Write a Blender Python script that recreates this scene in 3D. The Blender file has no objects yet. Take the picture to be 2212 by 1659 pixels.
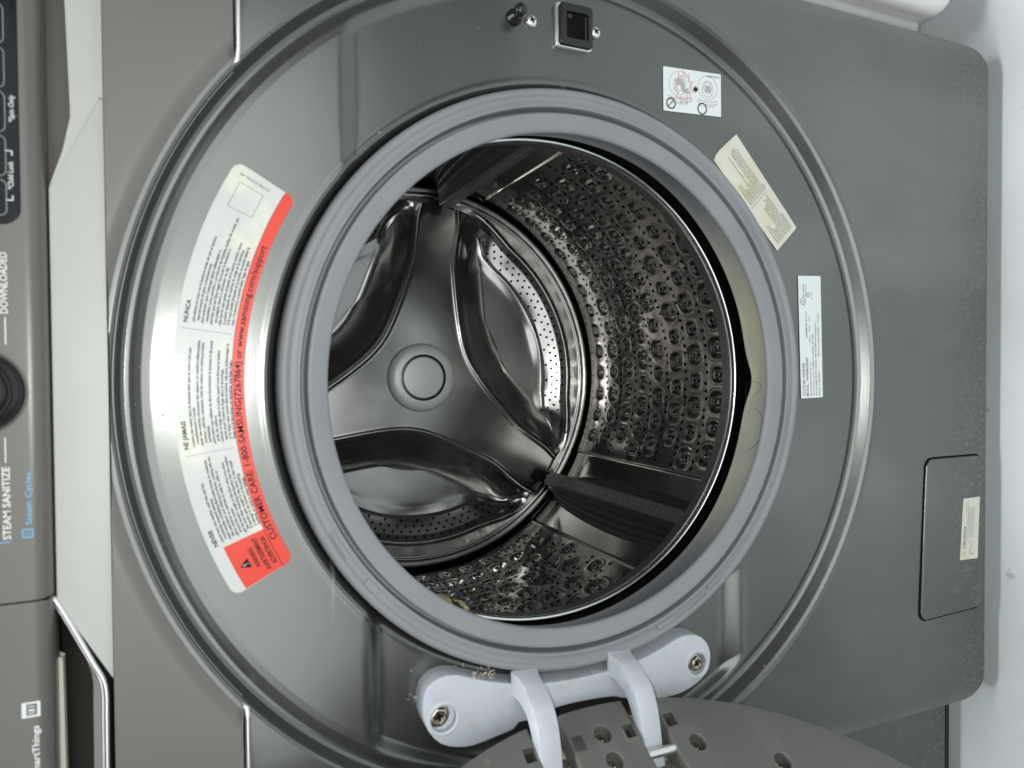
import bpy, bmesh, math, random
import numpy as np
from mathutils import Vector, Matrix
from mathutils.geometry import tessellate_polygon
random.seed(7); rng = np.random.default_rng(7)
S = bpy.context.scene
COL = S.collection

# ------------------------------------------------------------------ camera
CW, CH, FPX = 2212.0, 1659.0, 1500.0
CP = np.array([9.38, -473.44, 780.14])                       # millimetres
PIT, YAW, ROL = 0.410610, -0.021817, 0.015566
cF = np.array([math.sin(YAW)*math.cos(PIT), math.cos(YAW)*math.cos(PIT), -math.sin(PIT)])
cR = np.cross(cF, [0, 0, 1.0]); cR /= np.linalg.norm(cR)
cU = np.cross(cR, cF)
eu0, ev0 = -cU, -cR
eu = math.cos(ROL)*eu0 + math.sin(ROL)*ev0
ev = -math.sin(ROL)*eu0 + math.cos(ROL)*ev0
cam = bpy.data.cameras.new('camera'); camo = bpy.data.objects.new('camera', cam); COL.objects.link(camo)
cam.sensor_width = 36; cam.lens = 36*FPX/CW; cam.clip_start = 0.01; cam.clip_end = 30
m = Matrix(((eu[0], -ev[0], -cF[0], CP[0]/1000), (eu[1], -ev[1], -cF[1], CP[1]/1000),
            (eu[2], -ev[2], -cF[2], CP[2]/1000), (0, 0, 0, 1)))
camo.matrix_world = m
cam.dof.use_dof = True; cam.dof.focus_distance = 0.78; cam.dof.aperture_fstop = 9
S.camera = camo
# ------------------------------------------------------------------ world and lamps
w = bpy.data.worlds.new('World'); S.world = w; w.use_nodes = True
bg = w.node_tree.nodes['Background']; bg.inputs[0].default_value = (0.86, 0.93, 1.0, 1); bg.inputs[1].default_value = 0.12
def lamp(name, typ, loc, energy, color=(1, 1, 1), target=None, **kw):
    l = bpy.data.lights.new(name, typ); l.energy = energy; l.color = color
    for k, v in kw.items(): setattr(l, k, v)
    o = bpy.data.objects.new(name, l); COL.objects.link(o); o.location = loc
    if target is not None:
        o.rotation_euler = (Vector(target)-Vector(loc)).to_track_quat('-Z', 'Y').to_euler()
    return o
lamp('phone_flash', 'SPOT', (0.008, -0.47, 0.803), 4.6, (1, .98, .95), (0, .1, .5), shadow_soft_size=.006, spot_size=math.radians(150), spot_blend=1)
lamp('ceiling_lamp', 'AREA', (0.0, -0.03, 2.45), 52, (.96, 1, .98), (0, -.03, 0), shape='RECTANGLE', size=1.3, size_y=.4)
lamp('front_fill_light', 'AREA', (-.05, -1.9, .96), 25, (.97, 1, .98), (-.05, 0, .75), shape='RECTANGLE', size=2.4, size_y=1.3)  # added fill lamp facing the washer, so the upper steel reflects something bright
S.view_settings.view_transform = 'Standard'; S.view_settings.look = 'None'; S.view_settings.exposure = 0; S.view_settings.gamma = 1
S.render.engine = 'CYCLES'
S.cycles.max_bounces = 10; S.cycles.glossy_bounces = 8
S.render.resolution_x = 1024; S.render.resolution_y = 768

# ------------------------------------------------------------------ helpers
def at(u, v, y):
    """point of the photograph (2212 px wide) -> x,z in mm on the vertical plane y (mm)"""
    d = cF + ((u-CW/2)/FPX)*eu + ((v-CH/2)/FPX)*ev
    t = (y-CP[1])/d[1]
    X = CP+d*t
    return X[0], X[2]
def mat(name, col, rough=.5, metal=0, spec=.5, coat=0, bump=None, var=None, aniso=0, emit=None, coat_rough=.1, rv=.08):
    """procedural material. bump=(scale,strength,stretch); var=(scale,amount,stretch) colour variation; stretch scales x,y,z"""
    m = bpy.data.materials.new(name); m.use_nodes = True; nt = m.node_tree; N = nt.nodes; L = nt.links
    b = N['Principled BSDF']
    b.inputs['Base Color'].default_value = (*col, 1); b.inputs['Roughness'].default_value = rough
    b.inputs['Metallic'].default_value = metal; b.inputs['Specular IOR Level'].default_value = spec
    b.inputs['Coat Weight'].default_value = coat; b.inputs['Coat Roughness'].default_value = coat_rough
    b.inputs['Anisotropic'].default_value = aniso
    tc = N.new('ShaderNodeTexCoord')
    def noise(scale, stretch, detail=4):
        mp = N.new('ShaderNodeMapping'); mp.inputs['Scale'].default_value = stretch; L.new(tc.outputs['Object'], mp.inputs[0])
        n = N.new('ShaderNodeTexNoise'); n.inputs['Scale'].default_value = scale; n.inputs['Detail'].default_value = detail
        L.new(mp.outputs[0], n.inputs['Vector']); return n
    if var:
        n = noise(var[0], var[2]); r = N.new('ShaderNodeMapRange')
        r.inputs[1].default_value = .3; r.inputs[2].default_value = .7
        r.inputs[3].default_value = 1-var[1]; r.inputs[4].default_value = 1+var[1]
        L.new(n.outputs[0], r.inputs[0])
        v = N.new('ShaderNodeVectorMath'); v.operation = 'SCALE'; v.inputs[0].default_value = col
        L.new(r.outputs[0], v.inputs['Scale']); L.new(v.outputs[0], b.inputs['Base Color'])
        r2 = N.new('ShaderNodeMapRange'); r2.inputs[1].default_value = .3; r2.inputs[2].default_value = .7
        r2.inputs[3].default_value = max(0, rough-rv); r2.inputs[4].default_value = rough+rv
        n2 = noise(var[0]*.37, var[2]); L.new(n2.outputs[0], r2.inputs[0]); L.new(r2.outputs[0], b.inputs['Roughness'])
    if bump:
        n = noise(bump[0], bump[2], 3); bp = N.new('ShaderNodeBump'); bp.inputs['Strength'].default_value = bump[1]; bp.inputs['Distance'].default_value = .0004
        L.new(n.outputs[0], bp.inputs['Height']); L.new(bp.outputs[0], b.inputs['Normal'])
    if emit: b.inputs['Emission Color'].default_value = (*col, 1); b.inputs['Emission Strength'].default_value = emit
    return m
def overlay(m, col, scale, lo, hi, stretch=(1, 1, 1), zlim=None, rough=None, seed=0.0, amount=1.0, ylim=None):
    """mixes a second colour (dirt, stains, dust) over a material where a noise exceeds lo..hi; zlim fades it in towards low z"""
    nt = m.node_tree; N = nt.nodes; L = nt.links; b = N['Principled BSDF']
    tc = N.new('ShaderNodeTexCoord'); mp = N.new('ShaderNodeMapping'); mp.inputs['Scale'].default_value = stretch; mp.inputs['Location'].default_value = (seed, seed, seed)
    L.new(tc.outputs['Object'], mp.inputs[0])
    n = N.new('ShaderNodeTexNoise'); n.inputs['Scale'].default_value = scale; n.inputs['Detail'].default_value = 6
    L.new(mp.outputs[0], n.inputs['Vector'])
    r = N.new('ShaderNodeMapRange'); r.inputs[1].default_value = lo; r.inputs[2].default_value = hi; r.inputs[4].default_value = amount
    L.new(n.outputs[0], r.inputs[0]); fac = r.outputs[0]
    for ax, lim in (('Z', zlim), ('Y', ylim)):
        if lim:
            sp = N.new('ShaderNodeSeparateXYZ'); L.new(tc.outputs['Object'], sp.inputs[0])
            q = N.new('ShaderNodeMapRange'); q.interpolation_type = 'SMOOTHSTEP'
            q.inputs[1].default_value = lim[0]; q.inputs[2].default_value = lim[1]; q.inputs[3].default_value = 0; q.inputs[4].default_value = 1
            L.new(sp.outputs[ax], q.inputs[0])
            mu = N.new('ShaderNodeMath'); mu.operation = 'MULTIPLY'; L.new(fac, mu.inputs[0]); L.new(q.outputs[0], mu.inputs[1]); fac = mu.outputs[0]
    mx = N.new('ShaderNodeMix'); mx.data_type = 'RGBA'; L.new(fac, mx.inputs['Factor'])
    src = b.inputs['Base Color'].links[0].from_socket if b.inputs['Base Color'].links else None
    if src: L.new(src, mx.inputs['A'])
    else: mx.inputs['A'].default_value = b.inputs['Base Color'].default_value
    mx.inputs['B'].default_value = (*col, 1); L.new(mx.outputs['Result'], b.inputs['Base Color'])
    if rough is not None:
        m2 = N.new('ShaderNodeMix'); m2.data_type = 'FLOAT'; L.new(fac, m2.inputs['Factor'])
        rs = b.inputs['Roughness'].links[0].from_socket if b.inputs['Roughness'].links else None
        if rs: L.new(rs, m2.inputs['A'])
        else: m2.inputs['A'].default_value = b.inputs['Roughness'].default_value
        m2.inputs['B'].default_value = rough; L.new(m2.outputs['Result'], b.inputs['Roughness'])
        m3 = N.new('ShaderNodeMix'); m3.data_type = 'FLOAT'; L.new(fac, m3.inputs['Factor'])
        ms = b.inputs['Metallic'].links[0].from_socket if b.inputs['Metallic'].links else None
        if ms: L.new(ms, m3.inputs['A'])
        else: m3.inputs['A'].default_value = b.inputs['Metallic'].default_value
        m3.inputs['B'].default_value = 0; L.new(m3.outputs['Result'], b.inputs['Metallic'])
    return m
def mesh(name, V, Fc, m, parent=None, smooth=False, angle=None):
    """V in mm"""
    me = bpy.data.meshes.new(name)
    V = np.asarray(V, float)/1000.0
    if isinstance(Fc, np.ndarray) and Fc.ndim == 2:
        k = Fc.shape[1]; n = len(Fc)
        me.vertices.add(len(V)); me.vertices.foreach_set('co', V.ravel())
        me.loops.add(n*k); me.loops.foreach_set('vertex_index', Fc.astype(np.int32).ravel())
        me.polygons.add(n); me.polygons.foreach_set('loop_start', np.arange(0, n*k, k, dtype=np.int32))
        try: me.polygons.foreach_set('loop_total', np.full(n, k, dtype=np.int32))
        except Exception: pass
        me.update(calc_edges=True); me.validate()
    else:
        me.from_pydata([tuple(v) for v in V], [], [tuple(f) for f in Fc]); me.update()
    o = bpy.data.objects.new(name, me); COL.objects.link(o)
    me.materials.append(m)
    if smooth:
        me.polygons.foreach_set('use_smooth', np.ones(len(me.polygons), bool))
        if angle: me.set_sharp_from_angle(angle=math.radians(angle))
    if parent: o.parent = parent
    return o
def recalc(o):
    bm = bmesh.new(); bm.from_mesh(o.data); bmesh.ops.recalc_face_normals(bm, faces=bm.faces); bm.to_mesh(o.data); bm.free(); return o
def grid_faces(nu, nv, closed_u=False, closed_v=False, off=0):
    iu = np.arange(nu if closed_u else nu-1); iv = np.arange(nv if closed_v else nv-1)
    U, Vv = np.meshgrid(iu, iv, indexing='ij'); U2 = (U+1) % nu; V2 = (Vv+1) % nv
    return (np.stack([U*nv+Vv, U*nv+V2, U2*nv+V2, U2*nv+Vv], -1).reshape(-1, 4)+off)
class MB:
    """collects pieces into one mesh"""
    def __init__(s): s.V = []; s.F = []
    def add(s, V, F):
        o = len(s.V); s.V += [tuple(map(float, v)) for v in V]; s.F += [tuple(int(i)+o for i in f) for f in F]; return s
    def box(s, x0, x1, y0, y1, z0, z1):
        V = [(x, y, z) for x in (x0, x1) for y in (y0, y1) for z in (z0, z1)]
        return s.add(V, [(0, 1, 3, 2), (4, 6, 7, 5), (0, 4, 5, 1), (2, 3, 7, 6), (0, 2, 6, 4), (1, 5, 7, 3)])
    def tube(s, P, r, n=8, closed=False):
        P = [np.array(p, float) for p in P]; V = []; k = len(P)
        for i, p in enumerate(P):
            a = P[(i-1) % k] if (closed or i) else p; b = P[(i+1) % k] if (closed or i < k-1) else p
            t = b-a; t /= np.linalg.norm(t)+1e-9
            ref = np.array([0, 1., 0]) if abs(t[1]) < .9 else np.array([1., 0, 0])
            e1 = np.cross(t, ref); e1 /= np.linalg.norm(e1); e2 = np.cross(t, e1)
            rr = r[i] if hasattr(r, '__len__') else r
            for j in range(n):
                th = 2*math.pi*j/n; V.append(p+rr*(math.cos(th)*e1+math.sin(th)*e2))
        F = [(i*n+j, i*n+(j+1) % n, ((i+1) % k)*n+(j+1) % n, ((i+1) % k)*n+j) for i in range(k if closed else k-1) for j in range(n)]
        if not closed: F += [tuple(range(n))[::-1], tuple(range((k-1)*n, k*n))]
        return s.add(V, F)
    def revolve(s, prof, n=48, cx=0, cz=0, y=0, a0=0, a1=360):
        """profile of (r,y) around a y axis"""
        full = a1-a0 >= 360; V = []
        m_ = n if full else n+1
        for i in range(m_):
            t = math.radians(a0+(a1-a0)*i/n)
            for r, yy in prof: V.append((cx+r*math.sin(t), y+yy, cz+r*math.cos(t)))
        k = len(prof)
        F = [(i*k+j, i*k+j+1, ((i+1) % m_)*k+j+1, ((i+1) % m_)*k+j) for i in range(n) for j in range(k-1)]
        return s.add(V, F)
    def build(s, name, m, parent=None, smooth=False, angle=40, fix=True):
        o = mesh(name, s.V, s.F, m, parent, False)
        if fix: recalc(o)
        if smooth:
            o.data.polygons.foreach_set('use_smooth', np.ones(len(o.data.polygons), bool)); o.data.set_sharp_from_angle(angle=math.radians(angle))
        return o
def empty(name, label=None, cat=None, loc=(0, 0, 0), group=None):
    o = bpy.data.objects.new(name, None); COL.objects.link(o); o.location = loc
    o.empty_display_size = .05
    tag(o, label, cat, group); return o
def tag(o, label=None, cat=None, group=None, kind=None):
    if label: o['label'] = label
    if cat: o['category'] = cat
    if group: o['group'] = group
    if kind: o['kind'] = kind
    return o
def inset(P, d):
    """moves a closed loop of (a,b) inwards by d (counter-clockwise loops shrink)"""
    P = np.asarray(P, float); area = .5*np.sum(P[:, 0]*np.roll(P[:, 1], -1)-np.roll(P[:, 0], -1)*P[:, 1])
    sg = 1 if area > 0 else -1
    A = np.roll(P, 1, 0); B = np.roll(P, -1, 0)
    t1 = P-A; t1 /= np.linalg.norm(t1, axis=1)[:, None]+1e-9; t2 = B-P; t2 /= np.linalg.norm(t2, axis=1)[:, None]+1e-9
    n1 = np.c_[-t1[:, 1], t1[:, 0]]*sg; n2 = np.c_[-t2[:, 1], t2[:, 0]]*sg
    n = n1+n2; n /= np.maximum(np.sum(n*n1, 1), .35)[:, None]*1.0
    # n has length sqrt(2+2cos); normalise to a mitre
    nn = (n1+n2); nn /= np.linalg.norm(nn, axis=1)[:, None]+1e-9
    c = np.clip(np.sum(nn*n1, 1), .4, 1)
    return P+nn*(d/c)[:, None]
def rrect(x0, x1, z0, z1, r, n=8):
    P = []
    rs = r if hasattr(r, '__len__') else (r,)*4     # order: lower-right, upper-right, upper-left, lower-left
    for (cx, cz, a, q) in ((x1-rs[0], z0+rs[0], -90, rs[0]), (x1-rs[1], z1-rs[1], 0, rs[1]), (x0+rs[2], z1-rs[2], 90, rs[2]), (x0+rs[3], z0+rs[3], 180, rs[3])):
        for i in range(n+1):
            t = math.radians(a+90*i/n); P.append((cx+q*math.cos(t), cz+q*math.sin(t)))
    return P
def circ(cx, cz, r, n=24): return [(cx+r*math.cos(2*math.pi*i/n), cz+r*math.sin(2*math.pi*i/n)) for i in range(n)]
def plate(name, outline, yf, yb, m, parent=None, bev=1.0, holes=(), mapf=None, seg=3, smooth=True, back=True, holedepth=None, mb=None):
    """solid plate: outline loop of (x,z), front face at yf (towards the viewer, smaller y), back at yb, rounded front edge; holes cut through"""
    mapf = mapf or (lambda a, y, b: (a, y, b))
    V = []; F = []
    def ring(loop, y):
        s = len(V); V.extend([mapf(a, y, b) for a, b in loop]); return s
    def strip(s0, s1, n, flip=False):
        for i in range(n):
            q = (s0+i, s0+(i+1) % n, s1+(i+1) % n, s1+i); F.append(q[::-1] if flip else q)
    loops = []; n = len(outline)
    sg = 1 if yb > yf else -1
    prev = ring(outline, yb); first = prev
    for k in range(seg+1):
        a = math.pi/2*k/seg if bev > 0 else 0
        lp = inset(outline, bev*(1-math.cos(a))) if bev > 0 else outline
        cur = ring(lp, yf+sg*bev*(1-math.sin(a))); strip(prev, cur, n); prev = cur
        if bev <= 0: break
    loops = [(prev, n, lp)]
    for h in holes:
        hn = len(h); b = min(bev, .6)*.8
        big = inset(h, -b) if b > 0 else h
        r0 = ring(big, yf); r1 = ring(h, yf+sg*b)
        r2 = ring(h, yb if holedepth is None else yf+sg*holedepth)
        strip(r0, r1, hn, True); strip(r1, r2, hn, True)
        loops.append((r0, hn, big))
    polys = [[Vector((a, b, 0)) for a, b in lp] for _, _, lp in loops]
    idx = []
    for s0, k, _ in loops: idx += list(range(s0, s0+k))
    for t in tessellate_polygon(polys): F.append(tuple(idx[i] for i in t))
    if back and not holes:
        for t in tessellate_polygon([[Vector((a, b, 0)) for a, b in outline]]): F.append(tuple(first+i for i in t))
    if mb is not None: mb.add(V, F); return None
    o = mesh(name, V, F, m, parent); recalc(o)
    if smooth:
        o.data.polygons.foreach_set('use_smooth', np.ones(len(o.data.polygons), bool)); o.data.set_sharp_from_angle(angle=math.radians(35))
    return o
def ss(a, b, x):
    t = np.clip((np.asarray(x, float)-a)/(b-a), 0, 1); return t*t*(3-2*t)
# ------------------------------------------------------------------ text as mesh
def text_geo(body, height, width=None, align='LEFT', bold=0.0, spacing=1.0):
    """returns V (n,2) with baseline at 0, capital height = height, and faces"""
    cu = bpy.data.curves.new('t', 'FONT'); cu.body = body; cu.size = 1; cu.resolution_u = 2; cu.align_x = 'LEFT'; cu.offset = bold; cu.space_character = spacing
    o = bpy.data.objects.new('t', cu); COL.objects.link(o)
    dg = bpy.context.evaluated_depsgraph_get(); me = bpy.data.meshes.new_from_object(o.evaluated_get(dg))
    V = np.array([v.co[:2] for v in me.vertices]); F = [tuple(p.vertices) for p in me.polygons]
    bpy.data.objects.remove(o); bpy.data.curves.remove(cu); bpy.data.meshes.remove(me)
    if len(V) == 0: return V, F
    k = height/.70
    V = V*k; V[:, 0] -= V[:, 0].min()
    if width: V[:, 0] *= width/max(V[:, 0].max(), 1e-6)
    if align == 'CENTER': V[:, 0] -= V[:, 0].max()/2
    if align == 'RIGHT': V[:, 0] -= V[:, 0].max()
    return V, F
def lettering(name, lines, mapf, m, parent):
    """lines: (text, s, t, height, width or None, align, bold); mapf(s,t)->(x,y,z)"""
    mb = MB()
    for L_ in lines:
        body, s0, t0, h, wd, al, bo = (list(L_)+[None, 'LEFT', 0.0])[:7] if len(L_) < 7 else L_
        V, F = text_geo(body, h, wd, al or 'LEFT', bo or 0.0)
        if len(V): mb.add([mapf(s0+a, t0+b) for a, b in V], F)
    return mb.build(name, m, parent, fix=False)
def stroke(mb, pts, wd, mapf, closed=False):
    """flat ribbon along pts in label space"""
    P = np.array(pts, float); n = len(P); V = []
    for i in range(n):
        a = P[(i-1) % n] if (closed or i) else P[i]; b = P[(i+1) % n] if (closed or i < n-1) else P[i]
        t = (b-a)/(np.linalg.norm(b-a)+1e-9); nn = np.array([-t[1], t[0]])*wd/2
        V += [mapf(*(P[i]+nn)), mapf(*(P[i]-nn))]
    F = [(2*i, 2*i+1, 2*((i+1) % n)+1, 2*((i+1) % n)) for i in range(n if closed else n-1)]
    mb.add(V, F)
def fillpoly(mb, pts, mapf):
    t = tessellate_polygon([[Vector((a, b, 0)) for a, b in pts]])
    mb.add([mapf(a, b) for a, b in pts], t)

# ------------------------------------------------------------------ materials
BR = (.35, 60, 60)          # brushing runs across the machine (world x)
M = {}
M['steel_front'] = mat('brushed_dark_steel', (.152, .157, .152), .25, .85, .5, bump=(90, .05, (.2, 30, 60)), var=(6, .05, (.5, 1, 1.5)), rv=.02)
M['fascia'] = mat('fascia_paint', (.150, .144, .136), .36, .15, .5, bump=(900, .10, (1, 1, 1)), var=(7, .05, (1, 1, 1)))
M['panel'] = mat('control_panel_paint', (.125, .119, .110), .30, .1, .5, bump=(900, .08, (1, 1, 1)), var=(7, .06, (1, 1, 1)))
M['trim'] = mat('silver_trim', (.49, .50, .48), .35, .0, .5, var=(6, .04, (1, 1, 1)))
M['trim_gloss'] = mat('polished_trim_edge', (.8, .8, .8), .14, .8)
M['cavity'] = mat('cavity_plastic', (.018, .016, .014), .45, var=(20, .4, (1, 1, 1)))
M['black'] = mat('black_plastic', (.012, .012, .014), .25)
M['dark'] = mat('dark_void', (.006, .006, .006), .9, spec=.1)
M['rubber'] = mat('grey_gasket_rubber', (.235, .245, .262), .46, 0, .4, bump=(300, .15, (1, 1, 1)), var=(14, .05, (1, 1, 1)))
M['drum'] = mat('drum_steel', (.56, .535, .515), .15, 1, var=(30, .05, (1, 1, 1)), rv=.03)
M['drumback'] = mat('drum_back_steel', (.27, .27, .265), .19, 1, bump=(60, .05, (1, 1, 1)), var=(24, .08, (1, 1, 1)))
M['rim'] = mat('rim_steel', (.72, .74, .74), .16, 1)
M['hub'] = mat('hub_cap', (.50, .53, .51), .45, .25)
M['lifter'] = mat('lifter_plastic', (.060, .060, .062), .34, 0, .45, var=(20, .15, (1, 1, 1)))
M['crest'] = mat('lifter_crest_lit', (.115, .112, .108), .45, 0, .4, var=(60, .12, (1, 1, 1)))  # paler than the lifter: flash light on its top put into the colour
M['bracket'] = mat('hinge_enamel', (.50, .535, .59), .42, 0, .5, bump=(900, .35, (1, 1, 1)), var=(16, .03, (1, 1, 1)))
M['door'] = mat('door_plastic', (.132, .132, .124), .46, 0, .4, bump=(700, .15, (1, 1, 1)), var=(12, .07, (1, 1, 1)))
M['screw'] = mat('screw_steel', (.46, .40, .33), .30, 1, var=(200, .2, (1, 1, 1)))
M['screw_light'] = mat('screw_zinc', (.78, .78, .75), .30, .9)
M['label'] = mat('label_white', (.57, .59, .575), .33, 0, .4, var=(30, .03, (1, 1, 1)))
M['label_red'] = mat('label_red', (.72, .04, .016), .42, 0, .5)
M['label_old'] = mat('label_yellowed', (.66, .65, .56), .45, var=(30, .04, (1, 1, 1)))
M['label_silver'] = mat('label_plate', (.74, .80, .80), .3, 0, .5)
M['ink'] = mat('label_ink', (.02, .02, .02), .7, spec=.2)
M['ink_grey'] = mat('label_ink_grey', (.045, .045, .048), .7, spec=.2)
M['ink_red'] = mat('label_ink_red', (.75, .06, .10), .5)
M['ink_fill'] = mat('label_ink_fill', (.42, .43, .44), .5)
M['print_white'] = mat('print_white', (.75, .78, .78), .5)
M['print_blue'] = mat('print_blue', (.16, .42, .68), .5)
M['screen'] = mat('display_glass', (.006, .007, .011), .2, 0, .15)
M['outline'] = mat('button_outline', (.20, .22, .21), .4)
M['body'] = mat('cabinet_paint', (.085, .092, .09), .4, .2)
M['sheet'] = M['steel_front']
M['floor'] = mat('floor_paint', (.74, .79, .81), .42, 0, .4, bump=(60, .35, (1, 1, 1)), var=(7, .05, (1, 1, 1)))
M['white_body'] = mat('white_enamel', (.78, .76, .76), .35, 0, .5, var=(10, .03, (1, 1, 1)))
M['grey_body'] = mat('grey_metal_lip', (.42, .41, .41), .35, .4, var=(30, .08, (1, 1, 1)))
M['clip'] = mat('yellowed_plastic', (.42, .41, .20), .35, var=(90, .3, (1, 1, 1)))
M['hair'] = mat('hair', (.05, .045, .04), .6)
M['lint'] = mat('lint', (.55, .50, .40), .9)
overlay(M['clip'], (.03, .03, .015), 130, .52, .60, rough=.7)
M['pocket'] = mat('pocket_dark', (.03, .029, .026), .6, var=(200, .5, (1, 1, 1)))
# grime and wear
overlay(M['rubber'], (.45, .46, .46), 420, .70, .76, rough=.8, seed=13, amount=.6)
overlay(M['rubber'], (.16, .168, .18), 6, .42, .66, seed=17, amount=.35)
overlay(M['rubber'], (.38, .405, .42), 3, .12, .42, zlim=(.42, .32), seed=8, amount=.9, ylim=(.008, .014))
overlay(M['rubber'], (.60, .59, .42), 7, .34, .60, zlim=(.385, .315), rough=.6, seed=3, amount=.85, ylim=(.007, .014))
overlay(M['rubber'], (.10, .09, .08), 240, .70, .74, zlim=(.50, .32), rough=.8, seed=1, amount=.8, ylim=(.006, .012))
overlay(M['door'], (.40, .37, .25), 60, .66, .80, rough=.9, seed=4, amount=.5)
overlay(M['bracket'], (.36, .32, .25), 45, .55, .76, rough=.8, seed=4, amount=.5)
overlay(M['bracket'], (.20, .18, .15), 500, .74, .77, rough=.8, seed=7, amount=.7)
overlay(M['floor'], (.36, .36, .34), 45, .68, .74, rough=.8, seed=5, amount=.7)
overlay(M['floor'], (.62, .65, .66), 5, .45, .65, seed=15, amount=.6)
overlay(M['floor'], (.80, .84, .86), 90, .72, .76, rough=.6, seed=9, amount=.6)
overlay(M['label_old'], (.62, .58, .36), 34, .50, .66, seed=2, amount=.7)
overlay(M['label'], (.78, .78, .58), 26, .58, .72, seed=6, amount=.6)
overlay(M['trim'], (.58, .56, .50), 20, .60, .72, seed=2, amount=.4)
M['lower'] = M['steel_front'].copy(); M['lower'].name = 'brushed_dark_steel_low'
overlay(M['lower'], (.30, .32, .32), 220, .50, .72, rough=.75, zlim=(.11, .035), seed=2, amount=.25, stretch=(1, 1, .6))
overlay(M['lower'], (.45, .45, .43), 260, .715, .75, rough=.8, seed=11, amount=.7)
overlay(M['lower'], (.34, .35, .35), 3.2, .56, .74, rough=.5, seed=31, amount=.22, stretch=(1.6, 1, .7))
overlay(M['lower'], (.5, .5, .48), 34, .72, .76, rough=.8, seed=41, amount=.35, stretch=(.15, 1, 1.5))
overlay(M['steel_front'], (.45, .44, .42), 200, .73, .765, rough=.8, seed=21, amount=.6)
overlay(M['steel_front'], (.34, .35, .345), 4, .55, .75, rough=.5, seed=33, amount=.18, stretch=(1.5, 1, .6))
overlay(M['steel_front'], (.45, .45, .43), 40, .71, .75, rough=.7, seed=43, amount=.3, stretch=(.12, 1, 1.5))

ZC = 514.0
# ================================================================== floor
fl = mesh('floor', [(-3000, -2500, 0), (3000, -2500, 0), (3000, 2500, 0), (-3000, 2500, 0)], [(0, 1, 2, 3)], M['floor'])
tag(fl, kind='structure')

# ================================================================== washing machine
WM = empty('washing_machine', 'dark grey front-loading washing machine with its door open, seen lying across the picture', 'washing machine')
# ---- cabinet: open-fronted shell
mb = MB()
for b in ((-338, -333, 12, 780, 34, 975), (333, 338, 12, 780, 34, 975), (-333, 333, 12, 780, 34, 40), (-333, 333, 12, 780, 969, 975), (-333, 333, 774, 780, 40, 969)): mb.box(*b)
mb.build('cabinet', M['body'], WM)
for x in (-290, 290):
    for yy in (60, 720):
        MB().revolve([(0, 0), (20, 0), (22, 3), (22, 14), (12, 16), (12, 34)], 20, 0, 0).V
        f = MB(); V = []
        prof = [(0, 0.5), (20, .5), (22, 4), (22, 14), (12, 17), (12, 34)]; n = 20
        for i in range(n):
            t = 2*math.pi*i/n
            for r, z in prof: V.append((x+r*math.cos(t), yy+r*math.sin(t), z))
        k = len(prof)
        f.add(V, [(i*k+j, i*k+j+1, ((i+1) % n)*k+j+1, ((i+1) % n)*k+j) for i in range(n) for j in range(k-1)])
        f.build('foot', M['black'], WM, True)

# ---- dish: recessed ring around the opening (polar height field)
def dish_y(r, th):
    """th: 0 = up, + = to the right; returns depth in mm"""
    x = r*np.sin(th); z = ZC+r*np.cos(th)
    y = np.interp(r, [0, 303, 305.5, 308, 310.5, 313, 316, 319, 321.5, 324, 326, 400], [10.5, 10.5, 11.0, 11.9, 11.6, 9.8, 6.4, 3.0, 1.0, .1, 0, 0])
    ytop = np.interp(r, [0, 300, 305, 309, 312, 314.5, 316.5, 318, 319.4, 320.5, 322, 326, 400], [10.5, 10.5, 10.9, 11.8, 12.6, 12.7, 11.0, 7, 2.5, .6, 0, 0, 0])
    kt = ss(.15, .6, np.cos(th)); y = y*(1-kt)+ytop*kt
    left = ss(-60, -150, x)
    pk = ss(340, 368, z)*(1-ss(669, 683, z))*left
    right = ss(60, 190, x)
    pk2 = ss(556, 630, z)*(1-ss(684, 696, z))*right
    inner = 1-ss(296, 308, r)
    y = y+inner*(8*pk+2.5*pk2)
    lip = np.interp(r, [0, 223, 225, 227, 229, 231, 233.5, 236.5, 400], [26, 22, 13, 6, 2.0, 0, -.5, 0, 0])
    lip = np.where((lip < 0), lip*(1-.0*pk), lip)
    # behind the hinge the lip turns in smoothly
    return y+lip
rr = np.unique(np.concatenate([np.arange(224, 250, 1.0), np.arange(250, 300, 3.0), np.arange(290, 325.6, .5)]))
th = np.radians(np.arange(0, 360, .5)); RR, TT = np.meshgrid(rr, th)
V = np.stack([RR*np.sin(TT), dish_y(RR, TT), ZC+RR*np.cos(TT)], -1).reshape(-1, 3)
o = mesh('door_surround', V, grid_faces(len(th), len(rr), closed_u=True), M['steel_front'], WM, True)

# ---- lower front sheet, z 27..762
def arc_pts(r, a0, a1, n): return [(r*math.sin(math.radians(a0+(a1-a0)*i/n)), ZC+r*math.cos(math.radians(a0+(a1-a0)*i/n))) for i in range(n+1)]
zs = 762.0; aR = math.degrees(math.acos((zs-ZC)/326.0))        # angle where the ring meets the fascia
outl = []
for cx, cz, a, q in ((343-24, 27+24, -90, 24),):
    outl += [(cx+q*math.cos(math.radians(a+9*i)), cz+q*math.sin(math.radians(a+9*i))) for i in range(11)]
outl += [(343, 300), (343, zs)]
outl += arc_pts(325.5, aR, 360-aR, 140)
outl += [(-343, zs), (-343, 300)]
outl += [(-343+24+24*math.cos(math.radians(180+9*i)), 27+24+24*math.sin(math.radians(180+9*i))) for i in range(11)]
def sheet_map(x, y, z):
    # sides of the sheet roll back a little
    e = max(0, abs(x)-318)/25.0
    return (x, y+5.0*e*e, z)
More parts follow.
